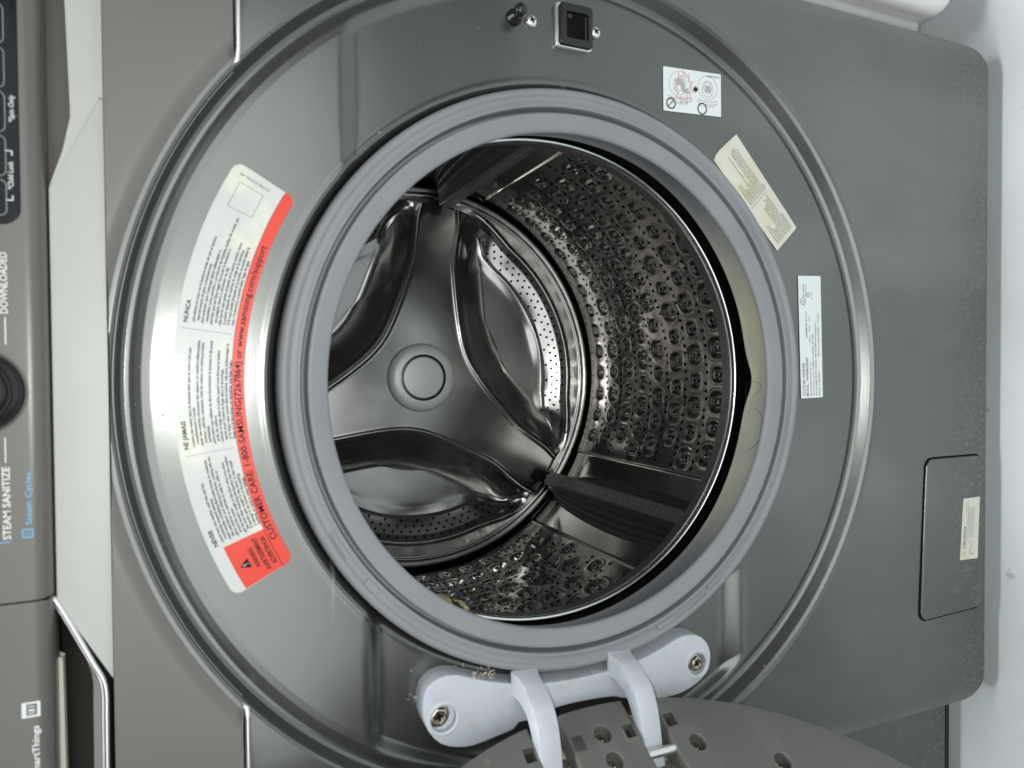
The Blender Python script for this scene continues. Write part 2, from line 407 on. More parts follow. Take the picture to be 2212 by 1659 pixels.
def front_plate(name, outline, y, m, side_zmin=None):
    # front face (fine enough to roll) + turned edge
    from mathutils.geometry import delaunay_2d_cdt
    pts = list(outline); n = len(pts); edges = [(i, (i+1) % n) for i in range(n)]
    P = [Vector(p) for p in pts]
    for gx in list(range(-330, 331, 15))+[-341, -338, -334, 334, 338, 341]:
        for gz in range(30, 850, 20): P.append(Vector((gx+.01, gz+.02)))
    vs, es, fs, ov, oe, of = delaunay_2d_cdt(P, edges, [list(range(n))], 1, 1e-4)
    return vs, fs
vs, fs = front_plate('x', outl, 0, None)
V = [sheet_map(v[0], 0.0, v[1]) for v in vs]
F = [tuple(f) for f in fs]
# turned edge along the outer boundary
outer = [p for p in outl if not (abs(math.hypot(p[0], p[1]-ZC)-325.5) < .05)]
k0 = len(V)
order = [p for p in outer if p[0] > 0][::1]
def turned(loop):
    global V, F
    L_ = [np.array(p) for p in loop]; base = len(V); prof = [(0, 0), (.6, .5), (1.2, 1.6), (1.4, 3.5), (1.4, 28)]
    c = np.array([0, 400.0])
    for i, p in enumerate(L_):
        a = L_[max(i-1, 0)]; b = L_[min(i+1, len(L_)-1)]; t = b-a; t /= np.linalg.norm(t); nn = np.array([t[1], -t[0]])
        for d, dy in prof:
            q = p+nn*d; x0, y0, z0 = sheet_map(p[0], 0, p[1]); V.append((q[0], y0+dy, q[1]))
    k = len(prof)
    F += [(base+i*k+j, base+(i+1)*k+j, base+(i+1)*k+j+1, base+i*k+j+1) for i in range(len(L_)-1) for j in range(k-1)]
lower_loop = [p for p in outl if p[0] < 0 and p[1] < zs+1 and p in outer]
lower_loop = [(-343, zs), (-343, 300)]+[(-343+24+24*math.cos(math.radians(180+9*i)), 27+24+24*math.sin(math.radians(180+9*i))) for i in range(11)]+[(343-24+24*math.cos(math.radians(-90+9*i)), 27+24+24*math.sin(math.radians(-90+9*i))) for i in range(11)]+[(343, 300), (343, zs)]
turned(lower_loop)
o = mesh('front_sheet', V, F, M['lower'], WM, True); recalc(o); o.data.set_sharp_from_angle(angle=math.radians(35))
# recalc may flip; keep as is (closed lighting is double sided)

# ---- upper fascia, z 763..835, wraps the top of the ring
ft = 834.6
zl = zs+1.6; RFX = 340.0; aF = math.degrees(math.acos((zl-ZC)/324.0))
a_lo = math.degrees(math.acos((zl-ZC)/RFX)); a_hi = math.degrees(math.acos((ft-ZC)/RFX))
for sx in (1, -1):
    fo = [(343*sx, zl), (343*sx, ft)]+[(sx*a, b) for a, b in arc_pts(RFX, a_hi, a_lo, 24)]
    if sx < 0: fo = fo[::-1]
    V = []; gx = np.unique(np.concatenate([np.linspace(0, 1, 16), 1-np.array([.004, .01, .02, .04])])); gz = np.linspace(zl, ft, 14)
    for zz in gz:
        xi = math.sqrt(max(RFX**2-(zz-ZC)**2, 0))
        for q in gx:
            x = xi+(343-xi)*q; e = max(0, x-318)/25.0; V.append((sx*x, -4.25+5*e*e, zz))
    Fq = grid_faces(len(gz), len(gx)); mesh('upper_fascia', V, Fq if sx > 0 else Fq[:, ::-1].copy(), M['fascia'], WM, True)
ths = np.radians(np.linspace(-a_lo, a_lo, 240)); rs = np.linspace(319.0, 340, 26)
RR, TT = np.meshgrid(rs, ths)
X = RR*np.sin(TT); Z = np.clip(ZC+RR*np.cos(TT), zl, ft); Rq = np.hypot(X, Z-ZC); X = np.where(Rq > RFX, X*RFX/Rq, X)
yr = -4.25+6.5*ss(336, 319, Rq)**1.5
mesh('fascia_roll', np.stack([X, yr, Z], -1).reshape(-1, 3), grid_faces(len(ths), len(rs)), M['fascia'], WM, True)
# lower lips of the fascia, dark joint, sheet-edge glint built as pale bead
for sx in (-1, 1):
    xa = 324*math.sin(math.radians(aF))
    mb = MB(); mb.box(sx*xa if sx > 0 else -343, 343 if sx > 0 else -xa, -4, 6, zs+1.55, zs+1.8); mb.build('fascia_lip', M['fascia'], WM)
    mb = MB(); mb.tube([(sx*(xa-4), 1.2, zs+2.6), (sx*(xa-1), -1.0, zs-.4), (sx*(xa+6), -1.6, zs-1.2), (sx*342, -1.6, zs-1.2)], [1.0, 2.2, 1.7, 1.7], 10)
    mb.build('sheet_edge_glint', M['trim_gloss'], WM, True, 60)

# ---- silver trim strip and drawer cavity, z 835..864
def S2(u, v, y): a = at(u, v, y); return (a[0], a[1])
yt = -1.0
diag_top = S2(121, 1300, yt); diag_bot = S2(236, 1470, yt)
top_z = 863.2
scoop_tip = S2(113, 408, yt); scoop_low = S2(213, 214, yt)
strip = [(scoop_low[0], scoop_low[1]), (scoop_low[0]+1, 835.0), (diag_bot[0], 835.0), (diag_top[0], top_z), (scoop_tip[0], top_z)]
plate('trim_strip', strip, yt, 14, M['trim'], WM, bev=.5)
# scoop facet: falls back from the front edge to a deeper upper edge
xr = 343
A_ = [(scoop_low[0], yt, scoop_low[1]), (xr, yt, scoop_low[1]+.3)]
up = S2(152, 250, 0)
Vs = [(scoop_tip[0], yt, top_z), (scoop_low[0], yt+4, scoop_low[1]), (xr, yt+6, scoop_low[1]), (xr, 0, 857.0), (up[0], 0, up[1]), ((up[0]+scoop_tip[0])/2+1, -.5, (up[1]+top_z)/2-1.5)]
# smooth grid between lower edge and upper edge
nu, nv = 40, 10; G = []
lowE = lambda t: np.array(Vs[0])*(1-min(t/.35, 1))+np.array(Vs[1])*min(t/.35, 1) if t < .35 else np.array(Vs[1])*(1-(t-.35)/.65)+np.array(Vs[2])*((t-.35)/.65)
def upE(t):
    P = [np.array(Vs[0]), np.array(Vs[5]), np.array(Vs[4]), np.array(Vs[3])]; K = [0, .2, .38, 1]
    for i in range(3):
        if t <= K[i+1]: q = (t-K[i])/(K[i+1]-K[i]); return P[i]*(1-q)+P[i+1]*q
    return P[3]
for i in range(nu+1):
    t = i/nu; a = lowE(t); b = upE(t)
    for j in range(nv+1):
        q = j/nv; p = a*(1-q)+b*q; p[1] += .6*math.sin(math.pi*q)*min(t*3, 1); G.append(p)
mesh('trim_scoop', G, grid_faces(nu+1, nv+1), M['trim'], WM, True)
# edge band under the scoop
mb = MB(); mb.box(scoop_low[0]+1, 343, yt, 14, 835, scoop_low[1]); mb.build('trim_band', M['trim'], WM)
# fascia joint line
mb = MB(); mb.box(-343, 343, -2.5, 12, 834.5, 835.1); mb.build('joint_line', M['dark'], WM)
# dark cavity behind the scoop and behind the drawer handle
mb = MB(); mb.box(-343, 0, 40, 42, 830, 900); mb.build('handle_recess_back', M['cavity'], WM)
mb = MB(); mb.box(scoop_tip[0]-4, 343, 7, 9, 850, 870); mb.build('scoop_recess', mat('recess_brown', (.085, .078, .068), .5, var=(9, .15, (1, 1, 1))), WM)
mb = MB()
mb.add([(-343, 12, 838), (diag_bot[0]+25, 12, 838), (diag_top[0], 26, 866), (diag_top[0], 40, 868), (-343, 40, 868), (-343, 26, 866)], [(0, 1, 2, 5), (5, 2, 3, 4)])
mb.build('handle_recess_floor', M['cavity'], WM)
# light rim of the drawer handle cut-out
P = [S2(114, 1292, -2), S2(124, 1304, -2), S2(150, 1345, -2), S2(200, 1430, -2), S2(222, 1466, -2), S2(230, 1500, -2), S2(231, 1560, -2), S2(233, 1720, -2)]
def smooth_path(P, n=6):
    P = np.array(P, float); out = []
    Q = np.vstack([2*P[0]-P[1], P, 2*P[-1]-P[-2]])
    for i in range(1, len(Q)-2):
        for k in range(n):
            t = k/n; a, b, c, d = Q[i-1:i+3]
            out.append(.5*((2*b)+(-a+c)*t+(2*a-5*b+4*c-d)*t*t+(-a+3*b-3*c+d)*t**3))
    out.append(P[-1]); return np.array(out)
sp = smooth_path(P)
mb = MB(); mb.tube([(x, -1.5, z) for x, z in sp], 1.5, 10); mb.tube([(x+.3, .5, z+2.2) for x, z in sp[6:]], .9, 8)
mb.build('handle_rim', M['trim_gloss'], WM, True, 60)
# grey inner slope of the cut-out, below the rim
sl = [(x, z) for x, z in sp[22:]]
G = []
for x, z in sl:
    for q in range(5): t = q/4; G.append((x+.5+3*t, 0+11*t, z+1+7.5*t))
mesh('handle_slope', G, grid_faces(len(sl), 5), M['trim'], WM, True)

# ---- control panel, z > 864
py = -14.0
def panel_section(x0, x1, name):
    prof = [(12, 864.5), (-2, 864.2), (-8, 864.8), (-12, 866.8), (-13.8, 870), (-14, 873), (-14, 985), (-12, 990), (780, 992)]
    V = []; nx = 2
    for x in (x0, x1):
        for y, z in prof: V.append((x, y, z))
    k = len(prof); F = [(j, k+j, k+j+1, j+1) for j in range(k-1)]
    F += [tuple(range(k)), tuple(range(2*k-1, k-1, -1))]
    o = mesh(name, V, F, M['panel'], WM); recalc(o)
    o.data.polygons.foreach_set('use_smooth', np.ones(len(o.data.polygons), bool)); o.data.set_sharp_from_angle(angle=math.radians(50)); return o
xg = at(60, 1300, py)[0]
panel_section(xg+.5, 343, 'control_panel')
dr = panel_section(-343, xg-.5, 'detergent_drawer')
mb = MB(); mb.box(xg-.6, xg+.6, -12.5, 10, 865, 990); mb.build('drawer_gap', M['dark'], WM)
# pale lip inside the drawer front
lip0 = at(131, 1412, 8); lip1 = at(140, 1700, 8)
mb = MB(); mb.add([(lip0[0], 8, 867.5), (lip0[0]-3, 8, lip0[1]-1), (-343, 8, lip0[1]-2.5), (-343, 8, 867.5), (lip0[0], 16, 867.5), (lip0[0]-3, 16, lip0[1]-1), (-343, 16, lip0[1]-2.5), (-343, 16, 867.5)], [(0, 1, 2, 3), (7, 6, 5, 4), (1, 5, 6, 2)])
mb.build('drawer_lip', mat('drawer_inner_plastic', (.62, .58, .5), .5), dr)
# display
d0 = at(46, 487, py)
disp = rrect(d0[0], 300, d0[1], 975, (3, 3, 3, 9))
plate('display', disp, py-.5, py, M['screen'], WM, bev=.3)
dm = lambda a, b: (a, py-.62, b)
pm = lambda a, b: (a, py-.12, b)
zb = at(12, 300, py)[1]
vb = [470, 385, 290, 195, 100, 5]
for i in range(5):
    xa = at(12, vb[i], py)[0]; xb = at(12, vb[i+1], py)[0]
    mb = MB(); stroke(mb, rrect(xa+1.0, xb-1.0, zb, zb+26, 3.2, 5), .55, dm, True); mb.build('button_outline', M['outline'], bpy.data.objects['display'])
x1_, z1_ = at(31, 265, py); x2_, _ = at(31, 207, py)
x3_, z3_ = at(30, 410, py); x4_, _ = at(30, 350, py)
for L1_ in (('*Spin Only', x1_, z1_, 2.5, x2_-x1_, 'LEFT', .01), ('*Child Lock', x3_, z3_, 2.5, x4_-x3_, 'LEFT', .01)): lettering('display_print', [L1_], dm, M['print_white'], bpy.data.objects['display'])
mb = MB(); xa, za = at(27, 433, py); xb, _ = at(27, 421, py); stroke(mb, [(xa+2.5, za-.3), (xa, za-.3), (xa, za+3)], .7, dm)
mb.build('bracket_mark', M['print_white'], bpy.data.objects['display']); mb = MB()
xc_, _ = at(27, 327, py); stroke(mb, [(xc_-2.5, za-.3), (xc_, za-.3), (xc_, za+3)], .7, dm)
mb.build('bracket_mark', M['print_white'], bpy.data.objects['display'])
# printing on the panel
x0_, z0_ = at(15, 677, py); xe, _ = at(15, 545, py)
xs, zs_ = at(25, 1165, py); xs2, _ = at(25, 1008, py)
xb0, zb0 = at(70, 1133, py); xb1, _ = at(70, 1020, py)
for L1_ in (('DOWNLOADED', x0_, z0_-.4, 3.6, xe-x0_, 'LEFT', .012), ('STEAM SANITIZE', xs, zs_+.2, 3.6, xs2-xs, 'LEFT', .012)): lettering('cycle_name', [L1_], pm, M['print_white'], WM)
lettering('steam_print', [('Steam Cycles', xb0, zb0+.2, 2.9, xb1-xb0, 'LEFT', .01)], pm, M['print_blue'], WM)
for va, vb_ in ((685, 745), (945, 1000)):
    xa, za = at(11, va, py); xb, _ = at(11, vb_, py); mb = MB(); stroke(mb, [(xa, za), (xb, za)], .55, pm); mb.build('cycle_line', M['print_white'], WM)
mb = MB(); xa, za = at(60, 1152, py); stroke(mb, rrect(xa-2.2, xa+2.2, za-2.4, za+2.4, .8), .7, pm, True)
stroke(mb, [(xa+1.0, za-1), (xa-.8, za-1), (xa-.8, za+1), (xa+.8, za+1), (xa+.8, za-.1), (xa, za-.1)], .4, pm)
xq, zq = at(10, 1172, py); stroke(mb, [(xq, zq-3), (xq, zq+10)], .5, pm)
mb.build('steam_icon', M['print_blue'], WM)
xa, za = at(67, 1533, py-.1)
mb = MB()
for a, b, c, d in ((-4.3, 4.3, 2.2, 4.4), (-4.3, 4.3, -4.4, -2.9), (-4.3, -3.2, -2.9, 2.2), (3.2, 4.3, -2.9, 2.2)):
    mb.add([pm(xa+a, za+c), pm(xa+b, za+c), pm(xa+b, za+d), pm(xa+a, za+d)], [(0, 1, 2, 3)])
stroke(mb, [(xa-2, za+1.4), (xa-2.2, za-1), (xa-.6, za-1.8)], .5, pm); stroke(mb, [(xa-.3, za-1.6), (xa-.3, za+1.2)], 1.1, pm); stroke(mb, [(xa+1.6, za+1.4), (xa+1.9, za-.4), (xa+1.4, za-1.8)], .5, pm)
mb.build('network_icon', M['print_white'], dr)
xt, zt = at(86, 1566, py); wS = 29.0
lettering('network_print', [('SmartThings', xt, zt+.4, 3.3, wS, 'RIGHT', .02)], pm, M['print_white'], dr)
# selector knob
kx, kz = at(-59, 848, py-6); ka = at(47, 848, py)
kr = kz-ka[1]+1.5
mb = MB(); mb.revolve([(kr+1.6, 0), (kr+1.6, -1), (kr+.6, -1.6), (kr+.2, -1.0)], 96, kx, kz, py); mb.build('knob_collar', M['panel'], WM, True)
mb = MB(); mb.revolve([(kr, 0), (kr, -5), (kr-1.2, -8), (kr-3.4, -9.2), (kr-5, -8.2), (kr-5.6, -8.2), (kr-7, -11.5), (kr-9, -12.5), (0, -12.8)], 128, kx, kz, py)
kn = mb.build('selector_knob', M['black'], WM, True, 50)

# ---- gasket
def gasket_profile():
    P = [(226, 14), (225.6, 6), (225, 3), (223.8, 1.2), (222, .4), (220.3, .6), (219, 1.6), (218, 2.4), (215, 2.3), (212.6, 1.6), (211.6, 1.9), (210.9, 3.2), (210.5, 10), (209.8, 12.6), (208.2, 12.6), (207.3, 10),
         (207.0, 3.6), (206.4, 2.2), (205.2, 1.6), (203, 1.9), (199, 2.9), (196, 3.9), (194, 4.9), (193, 6.2), (192.8, 7.8), (193.6, 9.4), (195.4, 11), (198, 14), (201.5, 20), (204, 28), (204.6, 36), (204.2, 41), (203.4, 43.6), (203.6, 45.2), (205.2, 45.8), (209, 45), (218, 42)]
    return np.array(P)
GP = smooth_path(gasket_profile(), 3)
nth = 480; tg = np.radians(np.arange(nth)*360/nth)
V = []
def gasket_pt(k, t, GPx=None):
    r, y = GP[k]
    # drain notch at the very bottom, small wave of the bellow's free edge
    d = abs(((math.degrees(t)-180+180) % 360)-180-0)
    return r, y
bot = np.abs((np.degrees(tg)-180.5+180) % 360-180)
wgt = np.exp(-(bot/5.5)**2)
GPr = GP[:, 0][None, :].repeat(nth, 0).copy(); GPy = GP[:, 1][None, :].repeat(nth, 0).copy()
deep = ss(18, 44, GPy)
GPy -= deep*(7*wgt)[:, None]
GPr += deep*(1.0*wgt)[:, None]
GPr += (ss(12, 40, GPy)*(1.0*np.sin(3*tg+1)+.5*np.sin(7*tg))[:, None])
# moulded step on the outer rim near the lower hinge side, and lugs
X = GPr*np.sin(tg)[:, None]; Z = ZC+GPr*np.cos(tg)[:, None]
V = np.stack([X, GPy, Z], -1).reshape(-1, 3)
gk = mesh('door_gasket', V, grid_faces(nth, len(GP), closed_u=True), M['rubber'], WM, True)
# lugs and moulded marks on the rim
for a0, a1, r0, r1 in ((318.5, 321.5, 214, 219.0), (327, 332.5, 214.5, 217.5), (247, 251, 214.2, 218.6), (232, 235.5, 214.2, 218), (236.5, 245.5, 218.2, 219)):
    V = []; mb = MB()
    for i in range(9):
        t = math.radians(a0+(a1-a0)*i/8)
        for r, y in ((r0, 3), (r0+.3, 1.3), (r1-.3, 1.1), (r1, 3)): V.append((r*math.sin(t), y, ZC+r*math.cos(t)))
    mb.add(V, [(i*4+j, i*4+j+1, (i+1)*4+j+1, (i+1)*4+j) for i in range(8) for j in range(3)])
    mb.build('moulded_mark', M['rubber'], gk, True, 30)
# brown scum lying in the lower groove
mb = MB(); V = []; n = 120
for i in range(n+1):
    a = 118+(242-118)*i/n; t = math.radians(a); wv = .9*math.sin(math.pi*i/n)+.15*math.sin(i*1.7)
    for r, y in ((210.3, 7.0-2*wv), (209.3, 6.9-1.6*wv), (207.3, 6.6-1.2*wv)): V.append((r*math.sin(t), y, ZC+r*math.cos(t)))
mb.add(V, [(i*3+j, i*3+j+1, (i+1)*3+j+1, (i+1)*3+j) for i in range(n) for j in range(2)])
M['scum'] = mat('brown_scum', (.16, .13, .095), .8, var=(120, .4, (1, 1, 1))); overlay(M['scum'], (.30, .26, .12), 90, .55, .65, seed=3)
mb.build('groove_residue', M['scum'], gk, True)

# ---- tub void between gasket and drum
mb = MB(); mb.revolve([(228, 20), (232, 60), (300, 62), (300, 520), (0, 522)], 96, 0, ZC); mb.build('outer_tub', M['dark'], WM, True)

# ---- drum
DR = bpy.data.objects.new('drum', None); COL.objects.link(DR); DR.parent = WM
RD = 268.0; Y0, Y1 = 84.0, 456.0
LIFT = [-38.5, 82.5, 202.0]                                     # angles from the bottom, + = to the right
CA = {90: 8.6, 125: 8.2, 162: 7.2, 202: 5.6, 238: 3.8, 276: .8, 311: -1.8, 347: -4.0, 385: -5.2, 422: -5.6}
PITCH = 360/54.0
na, ny = 1512, 300
ang = np.arange(na)*360/na; yy = np.linspace(Y0, Y1, ny)
D = np.zeros((na, ny)); holes = []; edge_rows = [(102, 2.1), (443, 1.6), (450, 1.6)]
def near_lift(a, mgn=15.0):
    return any(abs((a-l+180) % 360-180) < mgn for l in LIFT)
def stamp(a, y, fn, rad):
    ia = int(round(a/360*na)); ka = int(rad/(2*math.pi*RD/na))+2
    j0 = np.searchsorted(yy, y-rad-2); j1 = np.searchsorted(yy, y+rad+2)
    idx = np.arange(ia-ka, ia+ka+1) % na
    da = ((ang[idx]-a+180) % 360-180)*math.pi/180*RD
    DA, DY = np.meshgrid(da, yy[j0:j1]-y, indexing='ij')
    D[np.ix_(idx, np.arange(j0, j1))] += fn(DA, DY)
def dimple(R0):
    def f(a, y):
        r = (np.abs(a)**2.7+np.abs(y)**2.7)**(1/2.7)
        cup = -3.7*(1-ss(R0*.50, R0*1.0, r))
        isl = 1.9*(1-ss(R0*.25, R0*.45, np.maximum(np.abs(a)*1.25, np.abs(y)*.62)))
        rim = .30*np.exp(-((r-R0*1.06)/1.6)**2)
        return cup+isl+rim
    return f
def hole_rim(a, y): r = np.hypot(a, y); return .07*np.exp(-((r-2.9)/1.5)**2)
keys = sorted(CA)
for ky in keys:
    k0 = CA[ky]
    for i in range(54):
        a = k0+i*PITCH
        if near_lift(a, 16.5): continue
        big = (i % 2 == 1) ^ (ky in (90, 162, 238, 311, 385) and False)
        big = (int(round((k0+i*PITCH-CA[204 if 204 in CA else 202])/PITCH)) % 2 == 0)
        R0 = 13.4 if big else 9.8
        if ky > 400: R0 = 10.5
        stamp(a, ky, dimple(R0), R0+6)
        if ky < 400:
            for s in (-1, 1): holes.append((a, ky+s*3.6, 1.7))
mids = [(keys[i]+keys[i+1])/2 for i in range(len(keys)-1)]
for n_, my in enumerate(mids):
    k0 = (CA[keys[n_]]+CA[keys[n_+1]])/2
    for i in range(54):
        for q in (-1.9, 0, 1.9):
            a = k0+PITCH/2*0+i*PITCH+q+PITCH*.5
            if near_lift(a, 14.8): continue
            stamp(a, my, hole_rim, 6); holes.append((a, my+q*.6, 2.1))
for my, hr in edge_rows:
    for i in range(150):
        a = i*2.4
        if near_lift(a, 13.6): continue
        holes.append((a, my, hr*.8))
lf = np.zeros(na)
for l in LIFT:
    d = np.abs((ang-l+180) % 360-180); lf = np.maximum(lf, 1-ss(12.8, 13.6, d))
    D += (.9*np.exp(-((d-13.6)/.22)**2))[:, None]*ss(90, 100, yy)[None, :]
D += (-1.2*lf)[:, None]
# gentle panel waviness of thin sheet
D += .35*np.sin(np.radians(ang*5))[:, None]*np.sin(yy/47)[None, :]
Rm = RD-D
t = np.radians(ang)[:, None]
V = np.stack([Rm*np.sin(t), np.broadcast_to(yy[None, :], Rm.shape), ZC-Rm*np.cos(t)], -1).reshape(-1, 3)
mesh('drum_wall', V, grid_faces(na, ny, closed_u=True), M['drum'], DR, True)
# perforations: dark discs just inside the sheet, in one part
HV = []; HF = []; k = 0
c8 = [(math.cos(2*math.pi*i/9), math.sin(2*math.pi*i/9)) for i in range(9)]
for a, y, r in holes:
    ia = int(round(a/360*na)) % na; iy = min(max(np.searchsorted(yy, y), 0), ny-1); R_ = Rm[ia, iy]-.45
    for c, s in c8:
        aa = math.radians(a)+c*r/RD; HV.append((R_*math.sin(aa), y+s*r, ZC-R_*math.cos(aa)))
    HF.append(tuple(range(k, k+9))); k += 9
tag(mesh('drum_perforation', HV, HF, M['dark'], DR), kind='stuff')
# rim: bright bead and short collar, then the front plate of the drum
mb = MB()
prof = [(270, 84), (262, 80), (222, 70), (211, 65), (208.0, 62.2), (207.2, 60.6), (205.4, 59.6), (203.6, 60.2), (202.5, 61.8), (202.4, 64), (203.0, 66), (204.5, 72), (205.2, 79), (206.2, 80.5), (212, 82), (240, 84.5), (266, 88)]
mb.revolve(prof, 256, 0, ZC); mb.build('drum_rim', M['rim'], DR, True, 50)
mb = MB(); mb.revolve([(208.6, 61.9), (212, 63.4), (222, 67.6), (240, 72)], 192, 0, ZC); mb.build('gap_shade_ring', M['dark'], DR, True)  # near-black ring over the steel front plate: shade of the gap put into colour
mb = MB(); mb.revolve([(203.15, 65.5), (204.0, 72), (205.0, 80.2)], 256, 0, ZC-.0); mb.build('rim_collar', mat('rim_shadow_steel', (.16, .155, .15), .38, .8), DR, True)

# back wall
LOB = [23, 142.5, 261]; HUB = ZC-1
nr = 250; nt_ = 1080
rb = np.linspace(0.5, 266.5, nr); tb = np.radians(np.arange(nt_)*360/nt_); RB, TB = np.meshgrid(rb, tb)
deg = np.degrees(TB)
def lobe_phi(dg):
    best = None
    for c in LOB:
        p_ = (dg-c+180) % 360-180; best = p_ if best is None else np.where(np.abs(p_) < np.abs(best), p_, best)
    return best
PH = lobe_phi(deg)
aph = np.abs(PH)
XL = RB*np.cos(np.radians(PH)); YL_ = np.abs(RB*np.sin(np.radians(PH)))
xb = 60+np.sqrt(15**2+(.36*YL_)**2)+14*ss(115, 185, YL_)
e1 = (XL-xb)*.94
def smin(a, b, k):
    h = np.clip(.5+.5*(b-a)/k, 0, 1); return b*(1-h)+a*h-k*h*(1-h)
Ro = 227+17*ss(28, 50, aph)
d3 = Ro-RB
e = smin(e1, d3*1.0, 16)
wid = 13+19*(1-ss(36, 48, aph))
prf = np.interp(d3*(1+1.3*ss(36, 48, aph)), [-.5, 1.5, 29, 33, 45, 95], [0, 1.6, 14.5, 17.5, 20, 26])
dep = 1.12*ss(-3, 50, e1)**.8*prf*ss(-1, 8, e)
dep = np.where((d3 > -.5) & (e > -6), dep, 0)
near = np.exp(-((smin(e1, d3, 8)+2.2)/2.6)**2)
dep += -1.8*near
dep += -1.2*np.exp(-(d3/1.4)**2)*(aph < 44)
dep += 1.3*np.sin(np.radians(PH*11))*np.exp(-((d3-35)/9.0)**2)*ss(44, 36, aph)*ss(10, 40, e1)
base = 452+4*RB/268
ringp = -2.4*np.exp(-((RB-251)/2.0)**2)-1.8*np.exp(-((RB-259)/1.6)**2)+5*ss(262, 266, RB)
cone = 0
YB = base+dep+ringp+cone
V = np.stack([RB*np.sin(TB), YB, HUB-RB*np.cos(TB)], -1).reshape(-1, 3)
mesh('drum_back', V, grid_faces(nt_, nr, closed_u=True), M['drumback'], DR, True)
# perforated bands
HV = []; HF = []; k = 0
for c in LOB:
    for row, r in enumerate((200.5, 207.5, 214.5, 221.5)):
        n = 24
        for i in range(n):
            ph = -38+76*(i+.5*(row % 2))/(n-1)
            if abs(ph) > 38.5 or (row == 0 and i % 2): continue
            a = c+ph; it = int(round(a/360*nt_)) % nt_; ir = int(round((r-.5)/266*(nr-1)))
            y = YB[it, ir]; slope = (YB[it, ir+2]-YB[it, ir-2])/(rb[ir+2]-rb[ir-2])
            for cc, s in c8:
                rr_ = r+cc*1.8; aa = math.radians(a)+s*1.8/r
                HV.append((rr_*math.sin(aa), y+slope*cc*1.8-.45, HUB-rr_*math.cos(aa)))
            HF.append(tuple(range(k, k+9))); k += 9
tag(mesh('back_perforation', HV, HF, M['dark'], DR), kind='stuff')
# clamped seam plates between back and wall at the spokes
for l in LIFT:
    for s in (-1, 1):
        P = []; mb = MB()
        for a, r in ((2.2, 241), (2.2, 247), (10, 247), (12.5, 243.5), (9, 239.5)):
            t = math.radians(l+s*a); P.append((r*math.sin(t), 452.0, HUB-r*math.cos(t)))
        Q = [(x, y-1.2, z) for x, y, z in P]
        n = 5; mb.add(P+Q, [tuple(range(5, 10))]+[(i, (i+1) % n, n+(i+1) % n, n+i) for i in range(n)])
        mb.build('seam_plate', M['drumback'], DR)
# hub cap
mb = MB(); mb.revolve([(47, 450), (46, 446.5), (44, 443.5), (40, 441.2), (34, 440.2), (31.4, 440.0), (30.6, 441.6), (30.2, 443.6), (29.2, 443.6), (28.6, 441.4), (27.6, 440.2), (26, 439.8), (0, 439.6)], 96, 0, HUB)
mb.build('hub_cap', M['hub'], DR, True, 30)
mb = MB(); mb.revolve([(31.6, 439.9), (30.9, 439.6), (28.9, 439.5), (28.2, 440.1)], 96, 0, HUB); mb.build('hub_ring', M['black'], DR, True, 30)

# ---- lifters
def lifter(ang0):
    nu, nv = 120, 97
    V = []; tdir = math.radians(ang0)
    eR = np.array([math.sin(tdir), 0, -math.cos(tdir)]); eT = np.array([math.cos(tdir), 0, math.sin(tdir)])
    for i in range(nu):
        u = i/(nu-1); y = 92+u*(446-92)
        wf = 40*math.sqrt(max(0, math.sin(math.pi*(.06+.90*u)))) if u < .5 else 40*math.sqrt(max(0, math.sin(math.pi*min(.96, (.06+.90*u)))))
        ef = float(ss(0, .10, u))*float(ss(1.0, .955, u))
        H = 34*ef
        wt = 8.5*(.25+.75*ef)
        for j in range(nv):
            v = -1+2*j/(nv-1); s = 1 if v >= 0 else -1; a = abs(v)
            if a < .16: h = H; tt = a/.16*wt
            else:
                q = (a-.16)/.84
                h = H*(1-q)**1.55 if q < 1 else 0
                tt = wt+(wf-wt)*q
                h -= 1.1*math.sin(q*math.pi*9)*math.sin(math.pi*min(q*1.05, 1))*ef
                if q < .04: h = H-(H*.02)
            r = 268.6-max(h, -1.5)-.8
            p = eR*r+eT*(s*tt)*(r/268.0)**.0
            V.append((p[0], y, ZC+p[2]))
    lo = mesh('lifter', V, grid_faces(nu, nv), M['lifter'], DR, True); lo.data.set_sharp_from_angle(angle=math.radians(24))
    cs = [i for i in range(nu)]; CV = []
    for i in cs:
        for j in range(nv):
            v = -1+2*j/(nv-1)
            if abs(v) < .15:
                x, y, z = V[i*nv+j]; CV.append((x-eR[0]*.5, y, z-eR[2]*.5))
    nj = len(CV)//nu
    mesh('crest', CV[6*nj:-4*nj], grid_faces(nu-10, nj), M['crest'], lo, True)  # raised copy of the lifter's top, in the paler flash-lit colour
    # studs along the crest
    for i in range(30):
        y = 118+i*(432-118)/29; c = eR*(268-35.1)
        n = 8; V = []; mb = MB()
        for rr_, hh in ((2.0, .0), (1.5, .9), (0.6, 1.2)):
            for k in range(n):
                th = 2*math.pi*k/n; p = c-eR*(hh-.6)+eT*(rr_*math.cos(th)); V.append((p[0], y+rr_*math.sin(th), ZC+p[2]))
        mb.add(V, [(a*n+k, a*n+(k+1) % n, (a+1)*n+(k+1) % n, (a+1)*n+k) for a in range(2) for k in range(n)]+[tuple(range(2*n, 3*n))])
        mb.build('crest_stud', M['crest'], lo, True)
    # flat steel plate under the lifter
    return lo
for l in LIFT: lifter(l)

